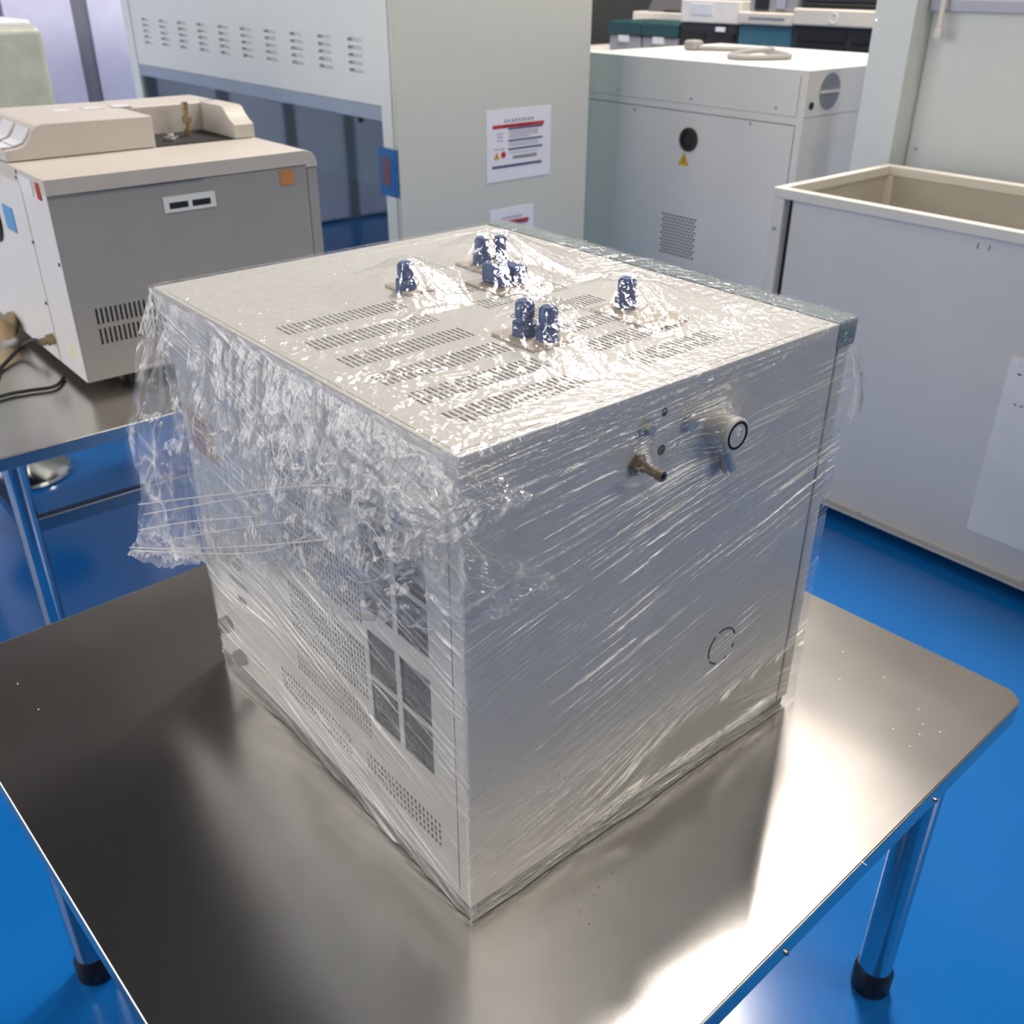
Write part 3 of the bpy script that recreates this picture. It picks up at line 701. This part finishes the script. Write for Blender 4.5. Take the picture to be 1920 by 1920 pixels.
pl.poly([(0.520, 1.984, 1.192), (0.520, 1.980, 1.192), (0.520, 1.980, 1.232), (0.520, 1.984, 1.232)]).poly([(0.665, 1.984, 1.232), (0.665, 1.980, 1.232), (0.665, 1.980, 1.192), (0.665, 1.984, 1.192)])
pl.poly([(0.520, 1.984, 1.232), (0.520, 1.980, 1.232), (0.665, 1.980, 1.232), (0.665, 1.984, 1.232)]).poly([(0.520, 1.980, 1.192), (0.520, 1.984, 1.192), (0.665, 1.984, 1.192), (0.665, 1.980, 1.192)])
plo = pl.build('socket_plate', M['hood'], gc)
MB().box(0.532, 0.589, 1.982, 1.9838, 1.198, 1.219).build('socket', M['black'], plo); MB().box(0.596, 0.653, 1.982, 1.9838, 1.198, 1.219).build('socket', M['black'], plo)
MB().box(0.866, 0.910, 1.9815, 1.984, 1.222, 1.263).build('kraft_label', M['kraft'], gc)
MB().box(0.229, 0.232, 2.022, 2.050, 1.255, 1.296).build('red_tag', M['redtag'], gc, label='small red tag on the back panel')
MB().box(0.229, 0.232, 2.085, 2.185, 1.255, 1.296).build('rating_label', M['whitetag'], gc)
MB().box(0.229, 0.232, 2.335, 2.425, 1.118, 1.185).build('blue_label', M['bluetag'], gc, label='blue sticker on the back panel')
MB().ring((0.231, 2.56, 1.13), (-1, 0, 0), 0.055, 0.075, 0.006).build('fan_guard', M['black'], gc)
for (y, z) in ((2.212, 1.285), (2.195, 1.12), (2.21, 0.95), (1.998, 1.10), (2.20, 1.30)):
    MB().lathe((0.233, y, z), (-1, 0, 0), [(0, 0.006), (0.004, 0.005)], 10).build('screw', M['chrome'], gc)
MB().lathe((0.233, 2.22, 0.845), (-1, 0, -0.1), [(0, 0.016), (0.02, 0.016), (0.022, 0.010), (0.04, 0.010)], 14).build('hose_connector', M['brass'], gc, smooth=True)
MB().lathe((0.233, 2.06, 0.85), (-1, 0, 0), [(0, 0.022), (0.0015, 0.02)], 18).build('round_sticker', M['kraft'] if False else mat('pale_yellow', (214, 206, 160), 0.6), gc)
MB().lathe((0.225, 2.62, 0.80), (-0.55, -0.8, -0.05), [(0, 0.028), (0.05, 0.028), (0.052, 0.034), (0.085, 0.034), (0.086, 0.02)], 18).build('pipe_stub', M['brass'], gc, smooth=True)
for (x, y) in ((0.36, 2.05), (0.86, 2.05), (0.36, 2.78), (0.86, 2.78)):
    MB().lathe((x, y, TT), (0, 0, 1), [(0, 0.025), (GZ0 - TT, 0.022)], 16).build('foot', M['black'], gc, smooth=True)
tag(MB().tube([(-0.25, 2.15, 0.757), (0.03, 2.235, 0.757), (0.10, 2.33, 0.757), (0.18, 2.42, 0.772), (0.215, 2.385, 0.80), (0.222, 2.33, 0.80)], 0.006).build('power_cable', M['blackcable'], None, smooth=True), 'black power cable curving across the far steel table', 'cable')
tag(MB().tube([(-0.30, 2.02, 0.757), (0.02, 2.10, 0.757), (0.10, 2.10, 0.757), (0.17, 2.085, 0.757), (0.215, 2.14, 0.757)], 0.005).build('power_cable', M['blackcable'], None, smooth=True), 'thin dark lead lying on the far table below the chromatograph corner', 'cable')

# ------------------------------------------------------------------ stool under the far table
stl = thing('round_stool', (0.27, 3.25, 0), 'chrome based round stool on the blue floor beyond the far table', 'stool')
MB().lathe((0.27, 3.25, 0), (0, 0, 1), [(0, 0.165), (0.008, 0.17), (0.02, 0.165), (0.035, 0.13), (0.05, 0.07), (0.065, 0.03)], 40).build('base', M['chrome'], stl, smooth=True)
MB().cyl((0.27, 3.25, 0.055), (0.27, 3.25, 0.42), 0.022).build('column', M['chrome'], stl, smooth=True)
MB().lathe((0.27, 3.25, 0.42), (0, 0, 1), [(0, 0.15), (0.03, 0.17), (0.06, 0.165), (0.075, 0.12)], 32).build('seat', M['black'], stl, smooth=True)

# ------------------------------------------------------------------ large fume hood
HX0, HX1, HY0, HY1 = 1.75, 2.77, 2.704, 5.37
hd = thing('fume_hood', (2.2, 4.0, 0), 'large pale white fume hood with louvred header and dark glass sash', 'fume hood')
MB().box(HX0 + 0.0, HX1, HY0, HY0 + 0.025, 0.0, 2.35).build('side_panel', mat('hood_side_shaded', (204, 206, 198), 0.42, var=0.012), hd, bevel=0.004)  # hood paint darkened here, shade of this face put into the colour
MB().box(HX0, HX1, HY1 - 0.025, HY1, 0.0, 2.35).build('side_panel', M['hood'], hd, bevel=0.004)
MB().box(HX0 - 0.004, HX0 + 0.03, HY0 + 0.026, HY0 + 0.098, 0.0, 2.35).build('front_stile', M['hood'], hd, bevel=0.004)
MB().box(HX0 - 0.004, HX0 + 0.03, HY1 - 0.115, HY1 - 0.026, 0.0, 2.35).build('front_stile', M['hood'], hd, bevel=0.004)
h0, h1 = HY0 + 0.1, HY1 - 0.118
lv = []
for k in range(10):
    yl = 5.108 - k * 0.2315
    for j in range(5):
        z = 1.404 + j * 0.0275; lv.append((h1 - yl, h1 - yl + 0.105, z - 1.295, z - 1.295 + 0.0125))
MB().holed((HX0 + 0.002, h1, 1.295), (0, -1, 0), (0, 0, 1), h1 - h0, 2.35 - 1.295, lv, 0.02).build('header_panel', M['hood'], hd)
MB().box(HX0 + 0.0225, HX0 + 0.03, h0, h1, 1.30, 2.34).build('header_backing', M['hood'], hd)
MB().box(HX0 + 0.0, HX0 + 0.03, h0, h1, 1.236, 1.2945).build('sash_beam', M['hoodblue'], hd, bevel=0.006)
MB().lathe((HX0 + 0.015, 2.985, 1.237), (0, 0, -1), [(0, 0.012), (0.02, 0.012)], 14).build('sash_stop', M['black'], hd)
MB().box(HX0 + 0.012, HX0 + 0.018, h0, h1, 0.38, 1.236).build('sash_glass', M['glass'], hd)
MB().box(HX0 + 0.005, HX0 + 0.028, h0, h1, 0.33, 0.38).build('sash_bottom_rail', M['hoodblue'], hd, bevel=0.004)
MB().box(HX0 + 0.03, HX1 - 0.02, HY0 + 0.026, HY1 - 0.026, 0.60, 0.64).build('worktop', mat('hood_worktop', (110, 130, 142), 0.3), hd)
MB().box(HX1 - 0.02, HX1, HY0 + 0.026, HY1 - 0.026, 0.0, 2.35).build('rear_baffle', mat('hood_baffle', (130, 156, 152), 0.5), hd)
MB().box(HX0 + 0.005, HX0 + 0.03, h0, h1, 0.05, 0.33).build('base_panel', M['hood'], hd, bevel=0.003)
MB().box(HX0 + 0.03, HX1, HY0 + 0.02, HY1 - 0.02, 2.33, 2.35).build('roof_panel', M['hood'], hd)
cs = MB().box(HX0 - 0.022, HX0 - 0.004, HY0 + 0.002, HY0 + 0.110, 0.966, 1.146).build('control_screen', M['scrblue'], hd, bevel=0.004, label='blue framed touch control screen on the stile')
MB().box(HX0 - 0.0235, HX0 - 0.0215, HY0 + 0.028, HY0 + 0.086, 1.005, 1.118).build('display', M['screen'], cs)
for k in range(4):
    MB().box(HX0 - 0.0242, HX0 - 0.0234, HY0 + 0.036 + 0.006 * (k % 2), HY0 + 0.078, 1.022 + 0.024 * k, 1.028 + 0.024 * k).build('display_line', M['redtag'], cs)

def notice(x0, x1, z0, z1, lab):
    t = thing('safety_notice', ((x0 + x1) / 2, HY0 - 0.0005, z0), lab, 'paper sign')
    w = x1 - x0; h = z1 - z0; Y0 = HY0
    MB().box(x0, x1, Y0 - 0.0012, Y0 - 0.0002, z0, z1).build('paper_sheet', M['paper'], t)
    def bar(u0, u1, v0, v1, m, n): MB().box(x0 + u0 * w, x0 + u1 * w, Y0 - 0.0017, Y0 - 0.0012, z0 + v0 * h, z0 + v1 * h).build(n, M[m], t)
    for k in range(9):                                           # illegible title of nine characters
        u = 0.27 + k * 0.052
        bar(u, u + 0.032, 0.825, 0.832, 'ink', 'title_stroke'); bar(u, u + 0.032, 0.850, 0.857, 'ink', 'title_stroke'); bar(u + 0.012 + 0.004 * (k % 3), u + 0.020 + 0.004 * (k % 3), 0.822, 0.862, 'ink', 'title_stroke')
    bar(0.09, 0.89, 0.745, 0.795, 'red', 'red_bar')
    for k in range(6): bar(0.25 + k * 0.075, 0.30 + k * 0.075, 0.765, 0.776, 'paper', 'red_bar_text')
    for v in (0.715, 0.55, 0.43): bar(0.33, 0.87, v, v + 0.026, 'navy', 'blue_bar')
    for v in (0.685, 0.658, 0.631, 0.604, 0.52, 0.49, 0.385): bar(0.335, 0.80 if v != 0.604 else 0.66, v, v + 0.008, 'grey', 'text_line')
    bar(0.40, 0.78, 0.30, 0.345, 'grey', 'stamp_text'); bar(0.08, 0.86, 0.190, 0.226, 'navy', 'blue_bar')
    for v in (0.665, 0.62, 0.57): bar(0.15, 0.25, v, v + 0.012, 'grey', 'text_line')
    for u in (0.11, 0.20): bar(u, u + 0.07, 0.455, 0.462, 'ink', 'text_line')
    cx = x0 + 0.15 * w; cz = z0 + 0.36 * h
    MB().prism([(cx - 0.017, Y0 - 0.0017, cz - 0.012), (cx + 0.017, Y0 - 0.0017, cz - 0.012), (cx, Y0 - 0.0017, cz + 0.02)], (0, 0.0005, 0)).build('warning_triangle', M['yellow'], t)
    MB().box(cx - 0.002, cx + 0.002, Y0 - 0.0022, Y0 - 0.0017, cz - 0.004, cz + 0.008).build('warning_mark', M['black'], t)
    MB().prism([(x0 + 0.255 * w + 0.014 * math.cos(k * math.pi / 4 + 0.39), Y0 - 0.0017, cz + 0.004 + 0.014 * math.sin(k * math.pi / 4 + 0.39)) for k in range(8)], (0, 0.0005, 0)).build('stop_octagon', M['red'], t)
notice(2.189, 2.545, 0.968, 1.252, 'upper printed safety notice with red and blue bars on the fume hood side')
notice(2.203, 2.452, 0.590, 0.852, 'lower safety notice on the fume hood side, partly hidden by the wrapped oven')

# ------------------------------------------------------------------ wrapped crate beyond the chromatograph
wc = thing('wrapped_crate', (0.62, 3.95, 0), 'tall greenish grey film wrapped crate by the panelled wall', 'crate')
MB().box(0.30, 0.83, 3.75, 4.25, 0.06, 1.565).build('crate_body', M['wrapgreen'], wc, bevel=0.03, seg=3)
MB().box(0.32, 0.81, 3.77, 4.23, 0.0, 0.06).build('pallet', M['peach'], wc)
MB().box(0.30, 0.80, 3.78, 4.22, 1.560, 1.585).build('crate_top', M['paper'], wc, bevel=0.01)

# ------------------------------------------------------------------ white cabinet behind the oven
CX, CY0, CY1, CZ = 3.05, 1.775, 3.02, 1.420
cb = thing('equipment_cabinet', (3.5, 2.38, 0), 'white steel equipment cabinet with round port and vent grille', 'cabinet')
gr = []
for j in range(13):
    for i in range(10 - (j % 2)):
        u = CY1 - 2.475 + i * 0.0215 + (0.0108 if j % 2 else 0); v = 0.590 + j * 0.0145
        gr.append((u, u + 0.0165, v - 0.05, v - 0.05 + 0.0072))
gr.append((0.03, CY1 - 1.81, 1.2155 - 0.05, 1.219 - 0.05)); gr.append((CY1 - 1.812, CY1 - 1.808, 0.03, 1.219 - 0.05))
gr.append((0.03, CY1 - 1.81, 1.248 - 0.05, 1.2495 - 0.05)); gr.append((CY1 - 1.812, CY1 - 1.809, 1.25 - 0.05, 1.40 - 0.05))
b = MB().holed((CX, CY1, 0.05), (0, -1, 0), (0, 0, 1), CY1 - CY0, CZ - 0.05, gr, 0.004)
b.holed((CX, CY0, 0.05), (1, 0, 0), (0, 0, 1), 0.98, CZ - 0.05, [(0.0, 0.98, 1.2475 - 0.05, 1.2495 - 0.05)], 0.003)
b.poly([(CX, CY0, CZ), (CX + 0.98, CY0, CZ), (CX + 0.98, CY1, CZ), (CX, CY1, CZ)]).poly([(CX + 0.98, CY0, 0.05), (CX + 0.98, CY1, 0.05), (CX + 0.98, CY1, CZ), (CX + 0.98, CY0, CZ)])
b.poly([(CX, CY1, 0.05), (CX, CY1, CZ), (CX + 0.98, CY1, CZ), (CX + 0.98, CY1, 0.05)])
b.build('cabinet_body', M['cab'], cb)
MB().box(CX + 0.006, CX + 0.97, CY0 + 0.006, CY1 - 0.006, 0.06, CZ - 0.004).build('inner_shell', M['dark'], cb)
MB().box(CX + 0.03, CX + 0.95, CY0 + 0.03, CY1 - 0.03, 0.0, 0.05).build('base', M['black'], cb)
pt = MB().ring((CX + 0.001, 2.350, 1.105), (-1, 0, 0), 0.036, 0.050, 0.010).build('round_port', mat('bronze_ring', (70, 58, 48), 0.4, 0.6), cb, smooth=True)
MB().lathe((CX + 0.0005, 2.350, 1.105), (-1, 0, 0), [(0, 0.037), (0.002, 0.037)], 28).build('port_hole', M['black'], pt)
wt = MB().prism([(CX - 0.002, 2.402, 0.994), (CX - 0.002, 2.338, 0.994), (CX - 0.002, 2.370, 1.048)], (0.002, 0, 0)).build('warning_triangle', M['yellow'], cb, label='yellow triangular warning sticker')
MB().box(CX - 0.0028, CX - 0.0018, 2.3675, 2.3725, 1.006, 1.026).build('warning_mark', M['black'], wt)
for (y, z) in ((1.911, 1.275), (2.357, 1.271), (2.028, 1.203), (2.688, 1.198), (2.80, 1.272)):
    MB().lathe((CX + 0.001, y, z), (-1, 0, 0), [(0, 0.008), (0.004, 0.006)], 12).build('screw', M['chrome'], cb)
MB().lathe((3.203, CY0 + 0.0005, 1.338), (0, -1, 0), [(0, 0.0685), (0.002, 0.0685)], 36).build('fan_opening', M['grey'], cb)
MB().box(3.136, 3.270, CY0 - 0.006, CY0 - 0.001, 1.333, 1.342).build('fan_bar', M['cab'], cb)
MB().lathe((3.090, CY0 + 0.0005, 1.291), (0, -1, 0), [(0, 0.015), (0.003, 0.015)], 20).build('grommet', M['black'], cb)
cd = thing('mains_cable', (3.5, 2.4, CZ), 'coiled grey power cord with plug on the white cabinet top', 'cable')
MB().tube([(3.53, 2.74, CZ + 0.012), (3.60, 2.62, CZ + 0.012), (3.66, 2.50, CZ + 0.012), (3.58, 2.33, CZ + 0.012), (3.46, 2.17, CZ + 0.012), (3.36, 2.16, CZ + 0.012), (3.24, 2.24, CZ + 0.012), (3.26, 2.34, CZ + 0.012), (3.42, 2.37, CZ + 0.02), (3.52, 2.30, CZ + 0.03)], 0.012).build('cord', M['cable'], cd, smooth=True)
MB().box(3.49, 3.56, 2.74, 2.81, CZ, CZ + 0.045).build('plug', M['cable'], cd, bevel=0.012)

# ------------------------------------------------------------------ open steel bin at the right
EX0, EX1, EY0, EY1, EZ = 2.40, 3.10, -0.95, 1.41, 1.12
en = thing('open_steel_bin', (2.75, 0.4, 0), 'open topped pale steel bin with cream rim standing on the blue floor', 'bin')
MB().box(EX0 + 0.030, EX0 + 0.036, EY0 + 0.05, EY1 - 0.066, 0.055, EZ - 0.034).build('front_panel', M['bin'], en)
MB().box(EX0 + 0.034, EX0 + 0.040, EY1 - 0.075, EY1 - 0.048, 0.055, EZ - 0.034).build('gap_shade', M['dark'], en)  # dark strip standing in for the shade inside the post gap
MB().box(EX1 - 0.02, EX1 - 0.014, EY0 + 0.05, EY1 - 0.03, 0.055, EZ - 0.03).build('rear_panel', M['bininside'], en)
MB().box(EX0 + 0.03, EX1 - 0.03, EY1 - 0.02, EY1 - 0.012, 0.055, EZ - 0.03).build('end_panel', M['bininside'], en)
MB().box(EX0 + 0.03, EX1 - 0.03, EY0 + 0.012, EY0 + 0.02, 0.055, EZ - 0.03).build('end_panel', M['bininside'], en)
MB().box(EX0 + 0.02, EX1 - 0.02, EY0 + 0.02, EY1 - 0.02, 0.055, 0.07).build('bottom_plate', M['bininside'], en)
MB().box(EX0, EX0 + 0.032, EY0, EY1, EZ - 0.034, EZ).build('rim', M['binrim'], en, bevel=0.004)
MB().box(EX1 - 0.03, EX1 + 0.01, EY0, EY1, EZ - 0.034, EZ).build('rim', M['binrim'], en, bevel=0.004)
MB().box(EX0 + 0.032, EX1 - 0.03, EY1 - 0.03, EY1, EZ - 0.034, EZ).build('rim', M['binrim'], en, bevel=0.004)
MB().box(EX0 + 0.032, EX1 - 0.03, EY0, EY0 + 0.03, EZ - 0.034, EZ).build('rim', M['binrim'], en, bevel=0.004)
for (x, y) in ((EX0, EY1 - 0.05), (EX0, EY0), (EX1 - 0.03, EY1 - 0.05), (EX1 - 0.03, EY0)):
    MB().box(x, x + 0.03, y, y + 0.05, 0.05, EZ - 0.034).build('corner_post', M['binrim'], en, bevel=0.003)
MB().box(EX0 + 0.022, EX0 + 0.0355, EY0 + 0.05, EY1 - 0.05, 0.045, 0.055).build('bottom_lip', M['bin'], en)
for (x, y) in ((EX0 + 0.06, EY1 - 0.1), (EX0 + 0.06, EY0 + 0.1), (EX1 - 0.06, EY1 - 0.1), (EX1 - 0.06, EY0 + 0.1), (EX0 + 0.06, 0.25)):
    MB().cyl((x, y, 0.0), (x, y, 0.055), 0.03).build('foot', M['black'], en, smooth=True)
np_ = MB().box(EX0 + 0.024, EX0 + 0.030, 0.20, 0.512, 0.172, 0.765).build('access_plate', M['alu'], en, bevel=0.002, label='bare aluminium plate screwed to the bin front')
for k in range(5): MB().box(EX0 + 0.0232, EX0 + 0.0242, 0.470 - k * 0.022, 0.482 - k * 0.022, 0.714 - k * 0.001, 0.7185 - k * 0.001).build('printed_mark', M['ink'], np_)
for k in range(2): MB().box(EX0 + 0.0232, EX0 + 0.0242, 0.462 - k * 0.02, 0.470 - k * 0.02, 0.622, 0.626).build('printed_mark', M['ink'], np_)
MB().lathe((EX0 + 0.0245, 0.488, 0.742), (-1, 0, 0), [(0, 0.006), (0.003, 0.005)], 12).build('screw', M['chrome'], np_)
for (y, z) in ((1.385, 0.985), (0.888, 0.067), (0.30, 0.067)):
    MB().lathe((EX0 + (0.001 if z > 0.5 else 0.0305), y, z), (-1, 0, 0), [(0, 0.008), (0.008, 0.006)], 12).build('screw', M['chrome'], en)
for y in (0.690, 0.655): MB().box(EX0 + 0.0292, EX0 + 0.0302, y - 0.0015, y + 0.0015, 1.045, 1.062).build('scuff', M['ink'], en)

# white hood frame behind the bin
fr = thing('hood_frame', (3.2, 0.3, 0), 'white steel hood with corner column and smooth back panel behind the open bin', 'fume hood')
MB().box(3.15, 3.30, 1.435, 1.600, 0.0, 2.3).build('corner_column', M['hood'], fr, bevel=0.005)
MB().box(3.262, 3.272, -1.0, 1.426, 0.0, 1.635).build('back_panel', M['hood'], fr)
MB().box(3.225, 3.262, -1.0, 1.428, 1.632, 1.672).build('sash_rail', mat('alu_rail', (176, 178, 196), 0.35), fr, bevel=0.004)
MB().box(3.266, 3.276, -1.0, 1.426, 1.672, 2.3).build('upper_panel', M['peach'], fr)
MB().box(3.272, 3.30, -1.0, 1.435, 0.0, 2.3).build('rear_sheet', M['hood'], fr)
rd = MB().box(3.200, 3.210, 1.355, 1.375, 1.56, 1.95).build('sash_handle_rod', M['binrim'], fr, bevel=0.003)
MB().box(3.196, 3.212, 1.350, 1.378, 1.545, 1.575).build('rod_clip', M['binrim'], rd, bevel=0.002)
MB().box(3.205, 3.226, 1.357, 1.373, 1.64, 1.66).build('rod_bracket', M['alu'], rd)
MB().lathe((3.2625, 1.395, 1.16), (-1, 0, 0), [(0, 0.007), (0.006, 0.005)], 12).build('screw', M['chrome'], fr)
MB().lathe((3.151, 1.585, 1.60), (-1, 0, 0), [(0, 0.006), (0.005, 0.004)], 12).build('screw', M['chrome'], fr)

# ------------------------------------------------------------------ instruments on the far bench
bn = thing('storage_bench', (5.9, 3.9, 0), 'white storage bench carrying used instruments far behind the cabinet', 'bench')
MB().box(5.35, 6.5, 2.0, 5.9, 1.16, 1.20).build('worktop', M['bench'], bn, bevel=0.005)
for y in (2.05, 3.3, 4.55, 5.85):
    MB().box(5.42, 6.45, y - 0.025, y + 0.025, 0.0, 1.16).build('leg_panel', M['bench'], bn)
def device(name, lab, cat, x0, y0, y1, z0, z1, m, dep=0.5, bev=0.01):
    t = thing(name, (x0 + dep / 2, (y0 + y1) / 2, z0), lab, cat)
    MB().box(x0, x0 + dep, y0, y1, z0, z1).build('housing', M[m], t, bevel=bev)
    return t
def deco(t, x, y0, y1, z0, z1, m, n, d=0.012): return MB().box(x - d, x + 0.002, y0, y1, z0, z1).build(n, M[m], t, bevel=0.002)
Bz = 1.20
for (y0, y1, lab) in ((4.985, 5.32, 'left grey storage tub with teal lid on the far bench'), (4.62, 4.975, 'right grey storage tub with teal lid on the far bench')):
    t = thing('storage_tub', (5.7, (y0 + y1) / 2, Bz), lab, 'tub')
    MB().box(5.5, 5.95, y0, y1, Bz, Bz + 0.125).build('tub_body', M['cleargrey'], t, bevel=0.02)
    MB().box(5.485, 5.965, y0 - 0.006, y1 + 0.004, Bz + 0.125, Bz + 0.215).build('lid', M['teal'], t, bevel=0.015)
    MB().box(5.482, 5.500, (y0 + y1) / 2 - 0.05, (y0 + y1) / 2 + 0.05, Bz + 0.075, Bz + 0.12).build('label_strip', M['whitetag'], t)
t = device('grey_instrument', 'white based instrument behind the teal lidded tubs', 'machine', 6.02, 4.66, 5.58, Bz, Bz + 0.26, 'bench', 0.42)
t = thing('folded_monitor', (6.2, 5.0, Bz + 0.26), 'dark grey sloped monitor standing above the teal lidded tubs', 'monitor')
MB().prism([(6.05, 4.70, Bz + 0.26), (6.05, 5.45, Bz + 0.26), (6.16, 5.38, Bz + 0.55), (6.16, 4.76, Bz + 0.55)], (0.05, 0, 0)).build('screen_back', M['plinth'], t, bevel=0.006)
MB().box(6.03, 6.30, 4.9, 5.25, Bz + 0.26, Bz + 0.275).build('stand', M['black'], t)
t = device('stacked_analyser', 'black fronted analyser with white top beside the teal tubs', 'machine', 5.5, 4.07, 4.60, Bz, Bz + 0.228, 'charcoal')
MB().box(5.49, 6.0, 4.07, 4.60, Bz + 0.230, Bz + 0.375).build('upper_housing', M['bench'], t, bevel=0.01)
deco(t, 5.5, 4.36, 4.58, Bz + 0.125, Bz + 0.17, 'black', 'drawer'); deco(t, 5.5, 4.10, 4.33, Bz + 0.125, Bz + 0.17, 'black', 'drawer'); deco(t, 5.49, 4.18, 4.26, Bz + 0.180, Bz + 0.208, 'paper', 'white_label', 0.008)
MB().box(5.53, 5.95, 4.1, 4.56, Bz + 0.375, Bz + 0.45).build('black_top', M['black'], t, bevel=0.01)
deco(t, 5.49, 4.3, 4.5, Bz + 0.28, Bz + 0.35, 'whitetag', 'panel', 0.004)
t = device('teal_instrument', 'teal panelled instrument with beige slotted head', 'machine', 5.46, 3.60, 4.04, Bz, Bz + 0.236, 'tealpanel')
MB().box(5.44, 5.96, 3.60, 4.05, Bz + 0.238, Bz + 0.312).build('head', M['beige'], t, bevel=0.012)
deco(t, 5.44, 3.66, 3.95, Bz + 0.272, Bz + 0.286, 'grey', 'slot', 0.004)
MB().box(5.5, 5.9, 3.62, 4.0, Bz + 0.313, Bz + 0.42).build('upper_unit', M['cleargrey'], t, bevel=0.01)
deco(t, 5.5, 3.70, 3.78, Bz + 0.335, Bz + 0.40, 'chrome', 'knob'); deco(t, 5.5, 3.84, 3.95, Bz + 0.325, Bz + 0.41, 'black', 'panel')
t = device('drawer_instrument', 'black drawer fronted instrument with beige head at the column', 'machine', 5.44, 2.72, 3.585, Bz, Bz + 0.246, 'charcoal')
MB().box(5.42, 5.96, 2.72, 3.59, Bz + 0.248, Bz + 0.345).build('head', M['beige'], t, bevel=0.012)
MB().ring((5.42, 3.28, Bz + 0.296), (-1, 0, 0), 0.024, 0.030, 0.003).build('round_badge', M['paper'], t)
for (ya, yb) in ((2.78, 3.14), (3.18, 3.54)):
    deco(t, 5.44, ya, yb, Bz + 0.10, Bz + 0.145, 'black', 'drawer'); deco(t, 5.44, ya, yb, Bz + 0.165, Bz + 0.215, 'black', 'drawer')
MB().box(5.46, 5.95, 2.76, 3.56, Bz + 0.346, Bz + 0.375).build('black_deck', M['black'], t, bevel=0.008)
t = device('dark_printer', 'dark flat printer on top of the drawer fronted instrument', 'machine', 5.48, 2.95, 3.58, Bz + 0.376, Bz + 0.50, 'charcoal', 0.44)
t = device('tall_instrument', 'beige cabinet standing behind the instrument row', 'machine', 6.75, 2.4, 4.6, 0.0, 2.1, 'beige', 0.6)
